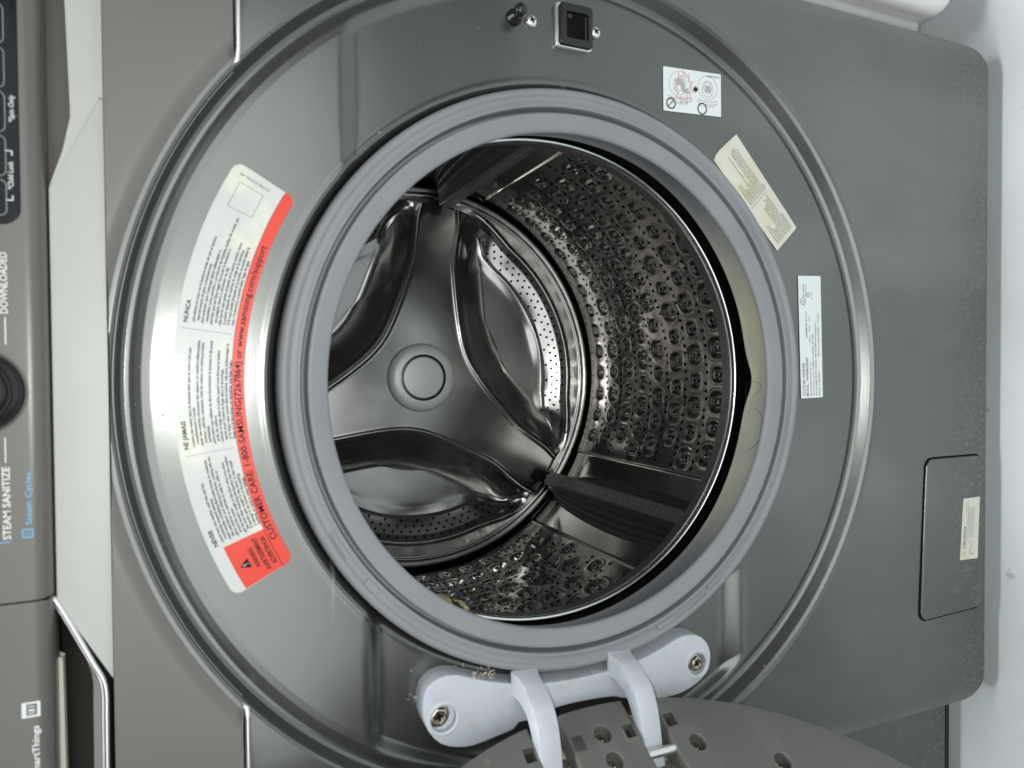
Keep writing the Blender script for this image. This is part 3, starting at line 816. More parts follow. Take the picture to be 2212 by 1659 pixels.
# ---- hinge bracket (cast, white enamel)
g5 = lambda cx, cy: (877.8+cx*.2976, 1371.5+cy*.2976)
YH = 0.0
bo = [(122, 500), (140, 415), (190, 350), (260, 308), (340, 293), (430, 304), (560, 332), (700, 351), (870, 358), (1020, 352), (1200, 325), (1400, 282), (1600, 222), (1750, 160), (1880, 88), (1960, 36), (2040, 4), (2110, 4), (2168, 36), (2202, 95), (2212, 160), (2196, 250), (2140, 330), (2060, 392), (1980, 432), (1900, 455), (1800, 480), (1700, 470), (1560, 460), (1500, 452), (1300, 482), (1100, 530), (980, 600), (900, 625), (820, 640), (780, 690), (640, 750), (500, 806), (370, 822), (250, 795), (170, 715), (125, 610)]
bo = [S2(*g5(*q), YH) for q in bo]
bo = [tuple(q) for q in smooth_path(bo+[bo[0]], 2)[:-1]]
sc1 = S2(*g5(232, 590), YH+3); sc2 = S2(*g5(2105, 205), YH+3)
rec1 = S2(*g5(272, 612), YH); rec2 = S2(*g5(2112, 213), YH)
hp = plate('hinge_bracket', bo, YH, 19, M['bracket'], WM, bev=1.7, seg=4, holes=[circ(*rec1, 9.6, 28)[::-1], circ(*rec2, 9.2, 28)[::-1]], holedepth=5)
for c in (rec1, rec2):
    mb = MB()
    mb.revolve([(0, YH+5), (10.2, YH+5)], 28, c[0], c[1])
    mb.revolve([(9.6, YH+.2), (10.6, YH-.6), (11.6, YH-.8), (13.0, YH+.1)], 28, c[0], c[1])
    mb.build('screw_seat', M['bracket'], hp, True, 60)
def cross_screw(name, cx, y, cz, r, h, m, parent, hexhead=False, rot=20, slot=True):
    mb = MB()
    if hexhead:
        mb.revolve([(r*1.35, 0), (r*1.35, -.8), (r*1.1, -1.2)], 24, cx, cz, y)
        mb.revolve([(r*1.08, -1.0), (r*1.05, -h), (r*.86, -h-.5), (r*.8, -h+.3), (r*.55, -h+.6), (0, -h+.6)], 6, cx, cz, y, rot, rot+360)
        yc = y-h+.45
    else:
        mb.revolve([(r, 0), (r*.98, -h*.35), (r*.85, -h*.7), (r*.55, -h*.93), (0, -h)], 24, cx, cz, y); yc = y-h-.02
    o = mb.build(name, m, parent, True, 35)
    mb = MB(); L_ = r*.5; W_ = r*.13
    for a in (rot, rot+90):
        t = math.radians(a); c, s = math.cos(t), math.sin(t)
        mb.add([(cx+c*p-s*q, yc-.12, cz+s*p+c*q) for p, q in ((-L_, -W_), (L_, -W_), (L_, W_), (-L_, W_))], [(0, 1, 2, 3)])
        yc -= .03
    mb.build('cross_slot', M['dark'], o, fix=False)
    return o
cross_screw('bracket_screw', sc1[0], YH+5, sc1[1], 6.4, 4.5, M['screw'], hp, True, 12)
cross_screw('bracket_screw', sc2[0], YH+5, sc2[1], 5.6, 3.5, M['screw'], hp, True, 30)
# two curved hinge arms
out = smooth_path([(-217, 2), (-220, -13), (-227, -26), (-233, -34), (-242, -39.5), (-254, -43.5), (-268, -47), (-284, -52)], 5)
inn = smooth_path([(-234, 2), (-237, -11), (-240, -20), (-246, -26), (-254, -31), (-264, -36), (-276, -42), (-288, -49)], 5)
for z0, z1 in ((557, 573.5), (473.5, 489.5)):
    n = len(out); V = []; b = 1.6
    b = .9
    secs = []
    for i in range(n):
        o_ = np.array(out[i]); i_ = np.array(inn[i]); d = (o_-i_)/np.linalg.norm(o_-i_)
        tp = 1.0 if i < n-8 else 1.0
        zz0, zz1 = z0, z1
        # tip tapers in height
        k = i/(n-1); fl_ = 2.2*float(ss(.12, 0, k)); zt0 = z0-fl_; zt1 = z1+fl_
        if k > .75: zt0 = z0+1.2*(k-.75)/.25
        ring = [(i_, zt0), (i_, zt1), (o_-d*b, zt1), (o_-d*b*.3, zt1-b*.3), (o_, zt1-b), (o_, zt0+b), (o_-d*b*.3, zt0+b*.3), (o_-d*b, zt0)]
        V += [(q[0], q[1], z) for q, z in ring]
    F = [(i*8+j, i*8+(j+1) % 8, (i+1)*8+(j+1) % 8, (i+1)*8+j) for i in range(n-1) for j in range(8)]+[tuple(range(8)), tuple(range((n-1)*8, n*8))]
    o = mesh('hinge_arm', V, F, M['bracket'], hp); recalc(o); o.data.polygons.foreach_set('use_smooth', np.ones(len(o.data.polygons), bool)); o.data.set_sharp_from_angle(angle=math.radians(35))

# ---- open door, hinged on the left, swung 120 degrees
DOOR = bpy.data.objects.new('door', None); COL.objects.link(DOOR); DOOR.parent = WM
tx, ty = -.5, -math.sqrt(3)/2; P0 = (-265.0, -50.0)
def dmap(s, d, z):
    """s along the door from the hinge, d depth behind its inner face, z up"""
    return (P0[0]+tx*s+(-.866)*d, P0[1]+ty*s+.5*d, z)
DC = (263.0, 516.6); DRAD = 301.0
# outline with two hinge slots open to the rim
def rim_s(z, r=DRAD): return DC[0]-math.sqrt(r*r-(z-DC[1])**2)
ol = []
def rim_arc(z0, z1, n=14): return [(rim_s(z0+(z1-z0)*i/n), z0+(z1-z0)*i/n) for i in range(n+1)]
ol += rim_arc(516.6-200, 466.5, 24)
slot_len = 34
ol += [(rim_s(466.5)+1, 467.5), (slot_len, 467.5), (slot_len, 491.5), (rim_s(492), 491.5)]
ol += rim_arc(493.5, 545.5, 12)
ol += [(rim_s(547)+1, 547), (slot_len, 547), (slot_len, 573), (rim_s(573)+1, 573)]
ol += rim_arc(574.5, 516.6+200, 24)
# close through the rest of the circle
a0 = math.atan2(200, rim_s(516.6+200)-DC[0]); 
ol += [(DC[0]+DRAD*math.cos(a0-(2*a0)*i/60), DC[1]+DRAD*math.sin(a0-(2*a0)*i/60)) for i in range(1, 60)]
pockets = [(-12.6, 579.0), (-11.9, 540.8), (-12.4, 497.4), (-13.3, 460.6)]
sq = [[(s-5.2, z-4.2), (s+5.2, z-4.2), (s+5.2, z+4.2), (s-5.2, z+4.2)][::-1] for s, z in pockets]
recs = [(-14.5, 519.6), (6, 520.2), (8.5, 449.2), (38.0, 391.0), (88, 330)]
glass = circ(DC[0]+10, DC[1], 188, 96)[::-1]
plate('door_frame', ol, 0, 34, M['door'], DOOR, bev=1.6, seg=3, mapf=dmap, holes=sq+[circ(s, z, 6.6, 24)[::-1] for s, z in recs]+[glass], holedepth=9)
for s, z in pockets:
    mb = MB(); mb.add([dmap(s+a, 8.9, z+b) for a, b in ((-6, -5), (6, -5), (6, 5), (-6, 5))], [(0, 1, 2, 3)])
    mb.build('pocket_floor', M['pocket'], DOOR)
for s, z in recs:
    mb = MB(); mb.add([dmap(s+a, 8.6, z+b) for a, b in circ(0, 0, 7.2, 24)], [tuple(range(24))])
    mb.build('recess_floor', M['door'], DOOR)
for n_, (s, z) in enumerate(recs):
    # screw at the bottom of each recess, built flat then mapped
    V = []; prof = [(4.2, 8.5), (4.1, 7.2), (3.4, 6.4), (1.6, 6.0), (0.01, 5.9)]; n = 20
    for i in range(n):
        t_ = 2*math.pi*i/n
        for r, d in prof: V.append(dmap(s+r*math.cos(t_), d, z+r*math.sin(t_)))
    k = len(prof)
    o = mesh('door_screw', V, [(i*k+j, i*k+j+1, ((i+1) % n)*k+j+1, ((i+1) % n)*k+j) for i in range(n) for j in range(k-1)], M['screw'], DOOR, True)
    mb = MB()
    for q_, a in enumerate((15, 105)):
        c, sn = math.cos(math.radians(a)), math.sin(math.radians(a))
        mb.add([dmap(s+c*p-sn*q, 5.8-.05*q_, z+sn*p+c*q) for p, q in ((-2, -.5), (2, -.5), (2, .5), (-2, .5))], [(0, 1, 2, 3)])
    mb.build('cross_slot', M['dark'], o, fix=False)
# slot linings and hinge pin
M['grime'] = mat('grimy_steel', (.16, .15, .13), .5, .4, var=(140, .4, (1, 1, 1))); overlay(M['grime'], (.50, .47, .32), 150, .50, .62, rough=.9, seed=3)
for z0, z1 in ((467.5, 491.5), (547, 573)):
    mb = MB()
    V = [dmap(s, d, z) for s, d, z in ((-32, 16, z0), (33.9, 16, z0), (33.9, 16, z1), (-32, 16, z1))]
    mb.add(V, [(0, 1, 2, 3)])
    mb.build('slot_floor', M['grime'], DOOR)
    mb = MB(); mb.tube([dmap(6, 5, z0), dmap(6, 5, z1)], 3.6, 14); mb.build('hinge_pin', M['screw_light'], DOOR, True, 50)
# door glass bowl and outer face
GLV = []; prof = [(189, 10), (186, 4), (180, 0), (172, -22), (160, -48), (140, -62), (0.5, -70)]
n = 96
for i in range(n):
    t_ = 2*math.pi*i/n
    for r, d in prof: GLV.append(dmap(DC[0]+10+r*math.cos(t_), d, DC[1]+r*math.sin(t_)))
k = len(prof)
mgl = bpy.data.materials.new('door_glass'); mgl.use_nodes = True; b_ = mgl.node_tree.nodes['Principled BSDF']
b_.inputs['Base Color'].default_value = (.6, .65, .65, 1); b_.inputs['Roughness'].default_value = .03; b_.inputs['Transmission Weight'].default_value = 1; b_.inputs['IOR'].default_value = 1.5
mesh('door_bowl', GLV, [(i*k+j, i*k+j+1, ((i+1) % n)*k+j+1, ((i+1) % n)*k+j) for i in range(n) for j in range(k-1)], mgl, DOOR, True)
V = [dmap(a, 35, b) for a, b in circ(DC[0], DC[1], 303, 96)]+[dmap(a, 50, b) for a, b in circ(DC[0], DC[1], 296, 96)]
mesh('door_outer_panel', V, [(i, (i+1) % 96, 96+(i+1) % 96, 96+i) for i in range(96)]+[tuple(range(96, 192)), tuple(range(96))[::-1]], M['black'], DOOR)

# ---- latch side fittings
yd = 10.0
lx0, lx1, lz0, lz1 = 259.5, 292.5, 501.5, 531
lat = plate('latch_plate', rrect(lx0-.5, lx1+.5, lz0-1.2, lz1+1.4, 3, 5), yd-3.2, yd, M['trim_gloss'], WM, bev=.8)
lf_ = plate('latch_frame', rrect(lx0+.4, lx1-.4, lz0-.6, lz1-1.0, 3.2, 5), yd-6.4, yd-3.1, M['black'], lat, bev=1.0, holes=[rrect(lx0+6.5, lx1-6.5, lz0+3.8, lz1-7.0, 1.2, 3)[::-1]])
mb = MB(); mb.box(lx0+5, lx1-5, yd-3.5, yd-3.3, lz0+2.5, lz1-5.5); mb.build('latch_slot', M['dark'], lat)
mb = MB(); mb.box(lx0+7.2, lx1-8, yd-4.4, yd-3.8, lz0+4.2, lz0+5.6); mb.box(lx1-11, lx1-8, yd-4.6, yd-3.8, lz1-12, lz1-9); mb.build('latch_catch', M['ink_grey'], lat)
plx, plz = 275.0, 566.0
mb = MB(); mb.revolve([(6.2, 0), (6.0, -1.6), (4.4, -2.6), (4.0, -5), (2.6, -6.0), (2.6, -8), (4.3, -9.5), (4.9, -12), (4.2, -14.6), (2.4, -16), (0, -16.4)], 28, plx, plz, yd)
mb.build('door_stud', M['black'], WM, True, 60)
cross_screw('front_screw', 274.6, yd, 552.0, 4.9, 3.4, M['screw_light'], WM, False, 25)
cross_screw('front_screw', 276.4, yd, 496.2, 4.9, 3.4, M['screw_light'], WM, False, 40)

# ---- pump filter cover, lower left
fc = []
corners = [S2(2005, 986, -1.5), S2(2121, 983, -1.5), S2(2122, 1303, -1.5), S2(1984, 1340, -1.5)]
# rounded quadrilateral
def round_poly(C, r, n=7):
    out_ = []; k = len(C)
    for i in range(k):
        p = np.array(C[i]); a = np.array(C[i-1]); b = np.array(C[(i+1) % k])
        ta = (a-p)/np.linalg.norm(a-p); tb_ = (b-p)/np.linalg.norm(b-p)
        half = math.acos(np.clip(ta@tb_, -1, 1))/2; dd = r/math.tan(half); c = p+(ta+tb_)/np.linalg.norm(ta+tb_)*r/math.sin(half)
        p0 = p+ta*dd; p1 = p+tb_*dd; a0_ = math.atan2(*(p0-c)[::-1]); a1_ = math.atan2(*(p1-c)[::-1]); da = (a1_-a0_+math.pi) % (2*math.pi)-math.pi
        out_ += [(c[0]+r*math.cos(a0_+da*j/n), c[1]+r*math.sin(a0_+da*j/n)) for j in range(n+1)]
    return out_
corners = [(-83.5, 120.5), (-83.5, 36), (-243.5, 33), (-246, 129)]
fo2 = round_poly(corners, 9)
FCV = plate('filter_cover', fo2, -2.2, 1, M['lower'], WM, bev=1.2)
g_ = MB(); lp = inset(fo2, -1.0); g_.tube([(a, .2, b) for a, b in lp], .95, 6, closed=True); g_.build('cover_joint', M['dark'], WM, True)

# ---- labels
def label_plate(name, outline, y, m, th=.35, parent=WM, mapf=None): return plate(name, outline, y-th, y, m, parent, bev=.1, seg=1, mapf=mapf)
# curved warning label on the ring
A0, A1, RI, ROo = -28.3, 30.4, 245.6, 287.6
def polar(r, a): t = math.radians(a); return (r*math.sin(t), ZC+r*math.cos(t))
def arc_label(a0, a1, r0, r1, cr, n=70):
    """rounded band; cr = corner radii (outer-left, outer-right, inner-right, inner-left)"""
    P = []
    def corner(ac, rc, q, s0, s1):
        ro_ = []
        for i in range(8):
            t = math.radians(s0+(s1-s0)*i/7); ro_.append(polar(rc+q*math.sin(t), ac+math.degrees(q*math.cos(t)/rc)))
        return ro_
    d = lambda q, r: math.degrees(q/r)
    if cr[0]: P += corner(a0+d(cr[0], r1), r1-cr[0], cr[0], 180, 90)
    else: P.append(polar(r1, a0))
    P += [polar(r1, a0+(a1-a0)*i/n) for i in range(3, n-2)]
    if cr[1]: P += corner(a1-d(cr[1], r1), r1-cr[1], cr[1], 90, 0)
    else: P.append(polar(r1, a1))
    if cr[2]: P += corner(a1-d(cr[2], r0), r0+cr[2], cr[2], 0, -90)
    else: P.append(polar(r0, a1))
    P += [polar(r0, a1-(a1-a0)*i/n) for i in range(3, n-2)]
    if cr[3]: P += corner(a0+d(cr[3], r0), r0+cr[3], cr[3], -90, -180)
    else: P.append(polar(r0, a0))
    return P
YL = 10.0
WL = label_plate('warning_label', arc_label(A0, A1, RI, ROo, (6, 6, 5, 5)), YL-.05, M['label'])
tag(WL, 'long curved white and red warning sticker over the drum opening')
red = label_plate('red_band', arc_label(A0, A1, RI-.05, 253.0, (0, 0, 5, 5)), YL-.42, M['label_red'], .12, WL)
label_plate('red_field', arc_label(A0+.05, -21.8, 253.0, 279.5, (0, 0, 0, 0), 12), YL-.42, M['label_red'], .12, WL)
mL = lambda s, r: (r*math.sin(s/266.0), YL-.47, ZC+r*math.cos(s/266.0))        # s = arc length at radius 266
mR = lambda s, r: (r*math.sin(s/249.0), YL-.60, ZC+r*math.cos(s/249.0))
dg = lambda a, R_=266.0: math.radians(a)*R_
lettering('band_lettering', [('CUSTOMER CARE: 1-800-SAMSUNG(7267864) or www.samsung.com/support', dg(-24.0, 249), 247.8, 3.9, dg(45.6, 249), 'LEFT', .014)], mR, M['ink'], WL)
mR2 = lambda s, r: (r*math.sin(s/266.0), YL-.62, ZC+r*math.cos(s/266.0))
lettering('field_lettering', [('WARNING', dg(-25.0), 264.4, 2.9, 14.6, 'CENTER', .025), ('AVERTISSEMENT', dg(-25.0), 259.6, 2.9, 24.5, 'CENTER', .025), ('ADVERTENCIA', dg(-25.0), 254.8, 2.9, 21, 'CENTER', .025)], mR2, M['ink'], WL)
mb = MB(); c_ = dg(-25.3); fillpoly(mb, [(c_-3.6, 269.8), (c_+3.6, 269.8), (c_, 276)], mR2); mb.build('warning_triangle', M['ink'], WL, fix=False)
mR3 = lambda s, r: (r*math.sin(s/266.0), YL-.66, ZC+r*math.cos(s/266.0))
mb = MB(); stroke(mb, [(c_, 274.2), (c_, 271.9)], .6, mR3); stroke(mb, [(c_, 271.3), (c_, 270.6)], .6, mR3); mb.build('exclamation_mark', M['label'], WL, fix=False)
EN = ['NEVER', '..reach into the washer until the tub has', '   completely stopped spinning.', '..wash articles containing flammable fumes or materials', '   like petroleum and cleaning products, cooking oils etc.', '..allow children to operate or play in, with or', '   around the washer.', '..get the laundry caught in the door when you close', '   the door after inserting the laundry into the washer.', '   If laundry gets caught in the door, it may result', '   in damage to the laundry or the washing', '   machine, or result in water leakage.']
FR = ['NE JAMAIS', '..mettre les mains dans la laveuse tant que la cuve n\'est pas', '   complètement à l\'arrêt.', '..laver des articles contenant des vapeurs ou matière inflammables', '   comme : pétrole, nettoyant, huile de cuisson ou autres produits', '   semblables.', '..permettre aux enfants de faire fonctionner la laveuse ni de jouer', '   près de celle-ci.', '..coincer le linge dans le hublot quand vous fermez le hublot', '   après avoir inséré le linge dans le lave-linge.', '   si du linge reste coincé dans le hublot, cela peut endommager le', '   linge ou le lave-linge, ou entraîner une fuite d\'eau.']
ES = ['NUNCA', '..introduzca su mano en la lavadora antes de que el tambor', '   haya terminado de girar completamente.', '..lave artículos que contengan gases inflamables o', '   materiales como petróleo y productos de limpieza, aceites de cocina, etc.', '..permita que sus hijos hagan funcionar la lavadora o', '   que jueguen dentro o alrededor de ella.', '..deje que la ropa quede atrapada en la puerta cuando cierre', '   la puerta después de insertar la carga en la lavadora.', '   Si la ropa queda atrapada en la puerta, se puede dañar la', '   ropa o la lavadora, o puede haber fugas de agua.']
lines = []
def para(L_, a0, r_top, step, hh, cw, hcap):
    s0 = dg(a0)
    lines.append((L_[0], s0, r_top, hcap, None, 'LEFT', .03))
    for i, q in enumerate(L_[1:]):
        ind = 2.0 if q.startswith('   ') else 0
        lines.append((q.strip(), s0+ind, r_top-hcap*.55-step*(i+1), hh, cw*len(q.strip()), 'LEFT', .028))
para(EN, -21.3, 281.6, 2.42, 1.7, .97, 2.6)
para(FR, -8.0, 281.4, 2.42, 1.7, 1.0, 2.6)
para(ES, 8.4, 281.4, 2.55, 1.7, .95, 2.6)
lettering('warning_text', lines, mL, M['ink_grey'], WL)
mb = MB()
for a in (-8.9, 7.6):
    for i in range(16):
        r = 255.2+i*1.85; stroke(mb, [(dg(a), r), (dg(a), r+1.0)], .35, mL)
stroke(mb, [(dg(-28.2), 253.1), (dg(-21.9), 253.1)], .2, mR2)
stroke(mb, [(dg(A0+.2+58*i/60), 253.1) for i in range(61)], .22, mR2)
# frame where the square code stood (left blank)
stroke(mb, rrect(dg(24.6), dg(28.2), 263.5, 279.5, .2, 1), .25, mL, True)
mb.build('label_rule', M['ink_grey'], WL, fix=False)
lettering('part_number', [('DC68-02226L-00', 0, 0, 1.7, 20, 'LEFT', 0)], lambda s, t_: mL(dg(29.4)-t_, 262+s), M['ink_grey'], WL)

# pictogram label
ic = ((262.8+226)/2, 400.3); rotp = math.radians(3.0)
def pmap(off):
    def f(a, b): return (ic[0]+a*math.cos(rotp)-b*math.sin(rotp)*.9, YL-off, ic[1]+a*math.sin(rotp)*.15+b*math.cos(rotp))
    return f
po_ = [(-18.3, -30), (18.3, -30), (18.3, 30.3), (-18.3, 30.3)]
PL = plate('pictogram_label', [(pmap(0)(a, b)[0], pmap(0)(a, b)[2]) for a, b in round_poly(po_, 1, 3)], YL-.35, YL, M['label_silver'], WM, bev=.1, seg=1)
tag(PL, 'white picture sticker showing laundry caught in a door')
f0 = pmap(.42); f1 = pmap(.47); f2 = pmap(.52)
# in the photo: left half (upper in the machine) forbidden, right half allowed; drawn in label space (a right, b up)
def cpts(a, b, r, r2=None, n=40, t0=0, t1=360): return [(a+r*math.cos(math.radians(t0+(t1-t0)*i/n)), b+(r2 or r)*math.sin(math.radians(t0+(t1-t0)*i/n))) for i in range(n+(t1-t0 < 360))]
mbg = MB(); mbf = MB(); mbw = MB()
for bc, sc in ((13.5, 1.0), (-15.5, .92)):
    stroke(mbg, cpts(5.0, bc, 11*sc), .22, f1, True)
    stroke(mbg, cpts(4.0, bc, 7.4*sc, 6.2*sc), .25, f1, True)
    stroke(mbg, cpts(5.0, bc, 5.0*sc, 4.4*sc), .25, f1, True)
    stroke(mbg, cpts(-6.5, bc, 3.2*sc, 12*sc, 30, 90, 270), .3, f1)
    stroke(mbg, cpts(-4.6, bc, 2.6*sc, 11*sc, 30, 90, 270), .3, f1)
    stroke(mbg, cpts(-9.5, bc+1, 1.8*sc, 9*sc, 30, 90, 270), .22, f1)
fillpoly(mbf, [(1.5, 9), (5.5, 8.5), (9.5, 12), (9, 16), (5, 17), (4.2, 13.5), (-.5, 11), (-2.5, 7), (-1.5, 4.5), (3, 5)], f0)
fillpoly(mbf, [(1.0, -19), (7.0, -18.5), (7.2, -13), (1.6, -12.6)], f0)
mbf.build('picture_fill', M['ink_fill'], PL, fix=False); mbg.build('picture_line', M['ink_grey'], PL, fix=False)
star = []
for i in range(22):
    t_ = 2*math.pi*i/22; r = (13.5 if i % 2 == 0 else 8.0); star.append((2.5+r*1.08*math.cos(t_), 9.5+r*.78*math.sin(t_)))
mb = MB(); stroke(mb, star, .75, f2, True); mb.build('picture_burst', M['ink_red'], PL, fix=False)
mb = MB(); stroke(mb, cpts(-11.6, 22.8, 4.3), 1.1, f2, True); stroke(mb, [(-14.2, 25.6), (-9, 20)], .7, f2); stroke(mb, cpts(-13.2, -9.6, 4.5), 1.1, f2, True)
fillpoly(mb, [(1, -.6), (4.2, -.6), (4.2, -2.4), (6, -2.4), (2.6, -5.4), (-.8, -2.4), (1, -2.4)], f2)
mb.build('picture_symbol', M['ink'], PL, fix=False)
lettering('part_number', [('DC68-03476B', 0, 0, 1.7, 13, 'LEFT', 0)], lambda s, t_: f1(15.9-t_, -28+s), M['ink_grey'], PL)

# yellowed radio notice, tilted 45 degrees
yo = [(215, 353.5), (199, 372), (193.5, 376.6), (189.5, 378.0), (186.3, 375.2), (116.7, 307.2), (116.6, 305.6), (137.6, 284), (139.5, 284)]
YNL = label_plate('radio_notice_label', yo[::-1], YL-.02, M['label_old'], .35)
tag(YNL, 'yellowed paper sticker set aslant beside the gasket, its corner torn')
ux, uz = math.cos(math.radians(44.6)), math.sin(math.radians(44.6))
def ymap(s, t_): return (118.6+ux*s+uz*t_*-1*-1*-1+0*0, YL+2.15, 306.0+uz*s+ux*t_)
def ymap(s, t_): return (118.8+ux*s-uz*t_, YL-.48, 306.4+uz*s+ux*t_)
yl = []
T1 = ['Samsung Electronics Co., Ltd.', 'Contains transmitter Module', 'FCC ID: A3LCCAM210R', 'IC: 649E-CCAM210R', 'This device complies with Part 15 of FCC Rules.', 'Operation is subject to following two conditions:', '(1) This device may not cause harmful interference, and', '(2) This device must accept any interference received,', 'including interference that may cause undesired operation.', 'Code No.: DC68-03194M-00']
T2 = ['Samsung Electronics Co., Ltd.', 'Contiene módulo de transmisor', 'FCC ID: A3LCCAM210R', 'IC: 649E-CCAM210R', 'Este dispositivo cumple con lo establecido en la sección 15 de', 'las normas de la FCC.', 'Su funcionamiento está sujeto a las dos condiciones siguientes:', '(1) Este dispositivo no debe causar interferencias perjudiciales y', '(2) Este dispositivo debe aceptar cualquier interferencia recibida,', 'incluidas las interferencias que provocan un funcionamiento no', 'deseado.']
for i, q in enumerate(T1): yl.append((q, 2.0, -4.0-i*2.45, 1.4, .70*len(q), 'LEFT', .016))
for i, q in enumerate(T2): yl.append((q, 46.5, -4.0-i*2.3, 1.25, .74*len(q) if 46.5+.74*len(q) < 96 else 49, 'LEFT', .016))
lettering('notice_text', yl, ymap, M['ink_grey'], YNL)
mb = MB(); stroke(mb, [(44.2, -.5), (44.2, -26)], .3, ymap); mb.build('notice_rule', M['ink_grey'], YNL, fix=False)

# rating label
RL = label_plate('rating_label', round_poly([(94.6, 281.4), (-18.8, 277.2), (-18.2, 250.0), (95.6, 253.4)], .8, 3), YL-.05, M['label_silver'])
tag(RL, 'clean white rating plate with small black print under the opening')
rt = math.radians(2.0)
def rmap(s, t_): return (-18.6+s*math.cos(rt)-t_*math.sin(rt)*0, YL-.47, 277.0+s*math.sin(rt)+t_)
lettering('rating_text', [('CLOTHES WASHER', 2, -5.0, 2.9, 31, 'LEFT', .01), ('MODEL : WF45B6300AP', 2, -9.2, 2.7, 36, 'LEFT', .01), ('Samsung Electronics Co. Ltd', 2, -12.9, 2.0, 31, 'LEFT', .004),
    ('W x D x H (in (mm)) : 27(686) x 31.3(796) x 38.7(984)', 2, -16.6, 2.0, 58, 'LEFT', .004), ('FOR INFORMATION OR SERVICE, 1-800-726-7864 www.samsung.com', 2, -20.0, 2.0, 68, 'LEFT', .004),
    ('MOD.S NO. WF45B6300AP/US', 2, -23.8, 1.9, 23, 'LEFT', .002), ('SERIAL NO. 57HE57AT900588Y     19.09.2022', 39, -23.8, 1.9, 40, 'LEFT', .002),
    ('ASSEMBLED IN U.S.A', 56, -9.2, 2.1, 25, 'LEFT', .004), ('120 V~     60 Hz     10 A', 52, -12.9, 2.0, 24, 'LEFT', .004), ('c', 84.5, -7.2, 2.2, None, 'LEFT', .0), ('US LISTED', 94, -6.6, 1.9, 12, 'LEFT', .008), ('UL', 88.2, -6.0, 2.6, 3.4, 'LEFT', .02), ('SA', 95.2, -11.4, 2.0, 2.8, 'LEFT', .02), ('E188806', 99, -9.2, 1.1, 7, 'LEFT', 0), ('LR 40586', 92, -16.2, 1.1, 7, 'LEFT', 0)], rmap, M['ink'], RL)
mb = MB(); stroke(mb, cpts(89.9, -4.8, 3.3), .5, rmap, True); stroke(mb, cpts(96.6, -10.4, 2.6, None, 30, 40, 320), .5, rmap)
mb.build('approval_mark', M['ink'], RL, fix=False)

# caution label on the filter cover
CL = label_plate('caution_label', round_poly([(-127.2, 65.4), (-126.8, 39.4), (-191.6, 42.4), (-190.6, 70.4)], .8, 3), -2.25, M['label_old'], .3, FCV)
tag(CL, 'small cream caution sticker near the floor')
def cmap(s, t_): return (-190.4+s, -2.62, 69.8-s*.075+t_)
lettering('caution_text', [('CAUTION', 11.5, -6.2, 3.4, 22, 'LEFT', .014)]+[(q, 22, -9.6-i*2.1, 1.0, 32, 'LEFT', 0) for i, q in enumerate(['Before opening the cover, drain the water first.', 'Do not open the filter cap while washing hot.', 'Clean the pump filter regularly and refit it.', 'Turn the cap until it clicks into place.', 'Keep children away from the drain hose.'])]+[('Attention', 48, -5, 1.1, 12, 'LEFT', 0)], cmap, M['ink'], CL)
mb = MB(); stroke(mb, [(4, -5.8), (9, -5.8), (6.5, -2.2)], .35, cmap, True); stroke(mb, [(2.5, -7.8), (62, -7.8)], .2, cmap)
stroke(mb, [(4, -21), (5, -14), (11, -13), (12, -17), (18, -12), (20, -14)], .4, cmap); stroke(mb, cpts(8, -17, 3.5, 2.5), .3, cmap, True); stroke(mb, [(14, -20), (19, -16)], .3, cmap)
mb.build('caution_symbol', M['ink_grey'], CL, fix=False)

# ---- lint and residue near the hinge
mb = MB()
spots = [(1020, 1440, 11), (990, 1450, 7), (1045, 1441, 8), (918, 1500, 12), (910, 1515, 12), (925, 1490, 8), (952, 1466, 6), (1420, 1383, 8), (1425, 1378, 6), (1140, 1462, 4), (1260, 1440, 4), (1010, 1475, 4), (960, 1457, 4)]
for u, v, s in spots:
    cx, cz = at(u, v, 12)
    yq = float(dish_y(math.hypot(cx, cz-ZC), math.atan2(cx, cz-ZC)))-.4
    if math.hypot(cx, cz-ZC) < 232: yq = -1
    for k in range(int(s)):
        a = random.random()*6.3; q = random.gauss(0, 1.9); x = cx+q*math.cos(a); z = cz+random.gauss(0, 2.6)
        P = [(x, yq-random.random()*.6, z)]
        d = random.random()*6.3
        for _ in range(4): d += random.uniform(-.9, .9); P.append((P[-1][0]+.8*math.cos(d), yq-random.random()*.8, P[-1][2]+.8*math.sin(d)))
        mb.tube(P, random.uniform(.12, .34), 4)
li = mb.build('lint', M['lint'], None, fix=False)
tag(li, 'tufts of pale lint caught round the white hinge bracket', 'lint', kind='stuff')

# ---- loose things
# hairs on the pale lower bellow
def bellow_at(a, f):
    """a = degrees from the bottom (+ right); f 0..1 from the inner edge of the band back to the free edge"""
    ks = [i for i, (r, y) in enumerate(GP) if y > 11 and r < 208 and i > 60]
    k = ks[int(f*(len(ks)-1))]; t_ = math.radians(a); r, y = GP[k]; r -= .5
    return (r*math.sin(t_), y, ZC-r*math.cos(t_))
def hair(name, pts, label, rad=.16):
    P = smooth_path([bellow_at(a, f) for a, f in pts], 8)
    return tag(MB().tube(P, rad, 5).build(name, M['hair'], None, True, fix=False), label, 'hair')
hair('hair', [(-13, .95), (-9, .8), (-7.5, .45), (-9.5, .2), (-13, .1), (-17, .15), (-19.5, .4), (-20.5, .75), (-18.5, .8), (-17, .95)], 'long dark hair looped on the stained lower gasket, left of the drain notch')
hair('hair', [(-4.5, .4), (-2.6, .3), (-1.2, .35), (-1.0, .6), (-2.6, .75), (-4.6, .7), (-6, .85)], 'short curl of hair on the gasket just beside the drain notch', .14)
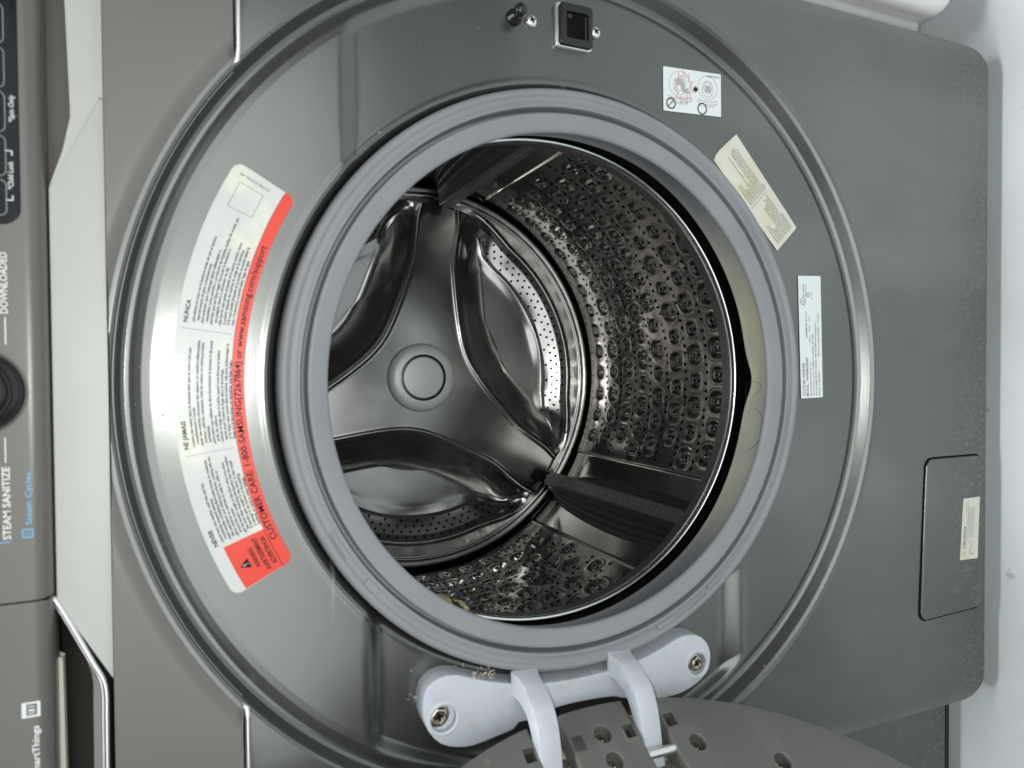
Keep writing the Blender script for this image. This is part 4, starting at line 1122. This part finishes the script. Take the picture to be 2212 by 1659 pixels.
# yellowed clip lying at the rim on the hinge side
CLP = empty('plastic_clip', 'pair of yellowed plastic tabs lodged at the drum rim near the hinge', 'plastic clip', (0, 0, 0))
c1 = S2(975, 1303, 78); 
def tab(P, name, d0, d1):
    q = [S2(u, v, d0) for u, v in P]; q2 = [S2(u, v, d1) for u, v in P]; n = len(P)
    mb = MB(); mb.add([(a, d0, b) for a, b in q]+[(a*.995, d0+6, b) for a, b in q], [tuple(range(n)), tuple(range(n, 2*n))[::-1]]+[(i, (i+1) % n, n+(i+1) % n, n+i) for i in range(n)])
    return mb.build(name, M['clip'], CLP)
tab([(935, 1285), (950, 1286), (975, 1297), (988, 1325), (960, 1318)], 'tab', 70, 76)
tab([(984, 1302), (1002, 1304), (1012, 1312), (1021, 1338), (1000, 1335), (990, 1325)], 'tab', 66, 72)

# ================================================================== neighbours
NB = empty('appliance', 'dark grey appliance standing close on the hinge side of the washer, set further back', 'appliance', (-.7, .4, 0))
def child_offset(o, root):
    o.location = tuple(-c for c in root.location)
nbf = [(-352.5, 975), (-352.5, 30+3), (-355.5, 30), (-1040, 30), (-1040, 975)]
mb = MB(); 
nf = plate('front_sheet', [tuple(p) for p in nbf], 40, 60, M['lower'], NB, bev=1.5); child_offset(nf, NB)
mb.box(-1035, -356, 60, 780, 34, 970); o = mb.build('cabinet', M['body'], NB); child_offset(o, NB)
mb = MB(); mb.box(-1030, -362, 52, 62, 6, 34); o = mb.build('plinth', M['black'], NB); child_offset(o, NB)

WB = empty('appliance', 'white enamelled appliance with rounded lower corner beyond the latch side of the washer', 'appliance', (.7, .4, 0))
# body with rounded lower-left edge, standing proud of a grey lip
def rounded_body(name, x0, x1, y0, y1, z0, z1, r, m):
    # outline in xz with a rounded lower-left corner, rounded front edge
    ol_ = [(x1, z0), (x1, z1), (x0, z1)]+[(x0+r-r*math.cos(math.radians(a)), z0+r-r*math.sin(math.radians(a))) for a in range(0, 91, 9)]
    o = plate(name, ol_, y0, y1, m, WB, bev=14, seg=6); child_offset(o, WB); return o
rounded_body('body', 377, 1000, 14, 700, 52, 930, 34, M['white_body'])
rounded_body('base_lip', 361, 1000, 36, 690, 74, 900, 14, M['grey_body'])
mb = MB(); mb.box(420, 980, 90, 660, 0.5, 76); o = mb.build('plinth', M['black'], WB); child_offset(o, WB)
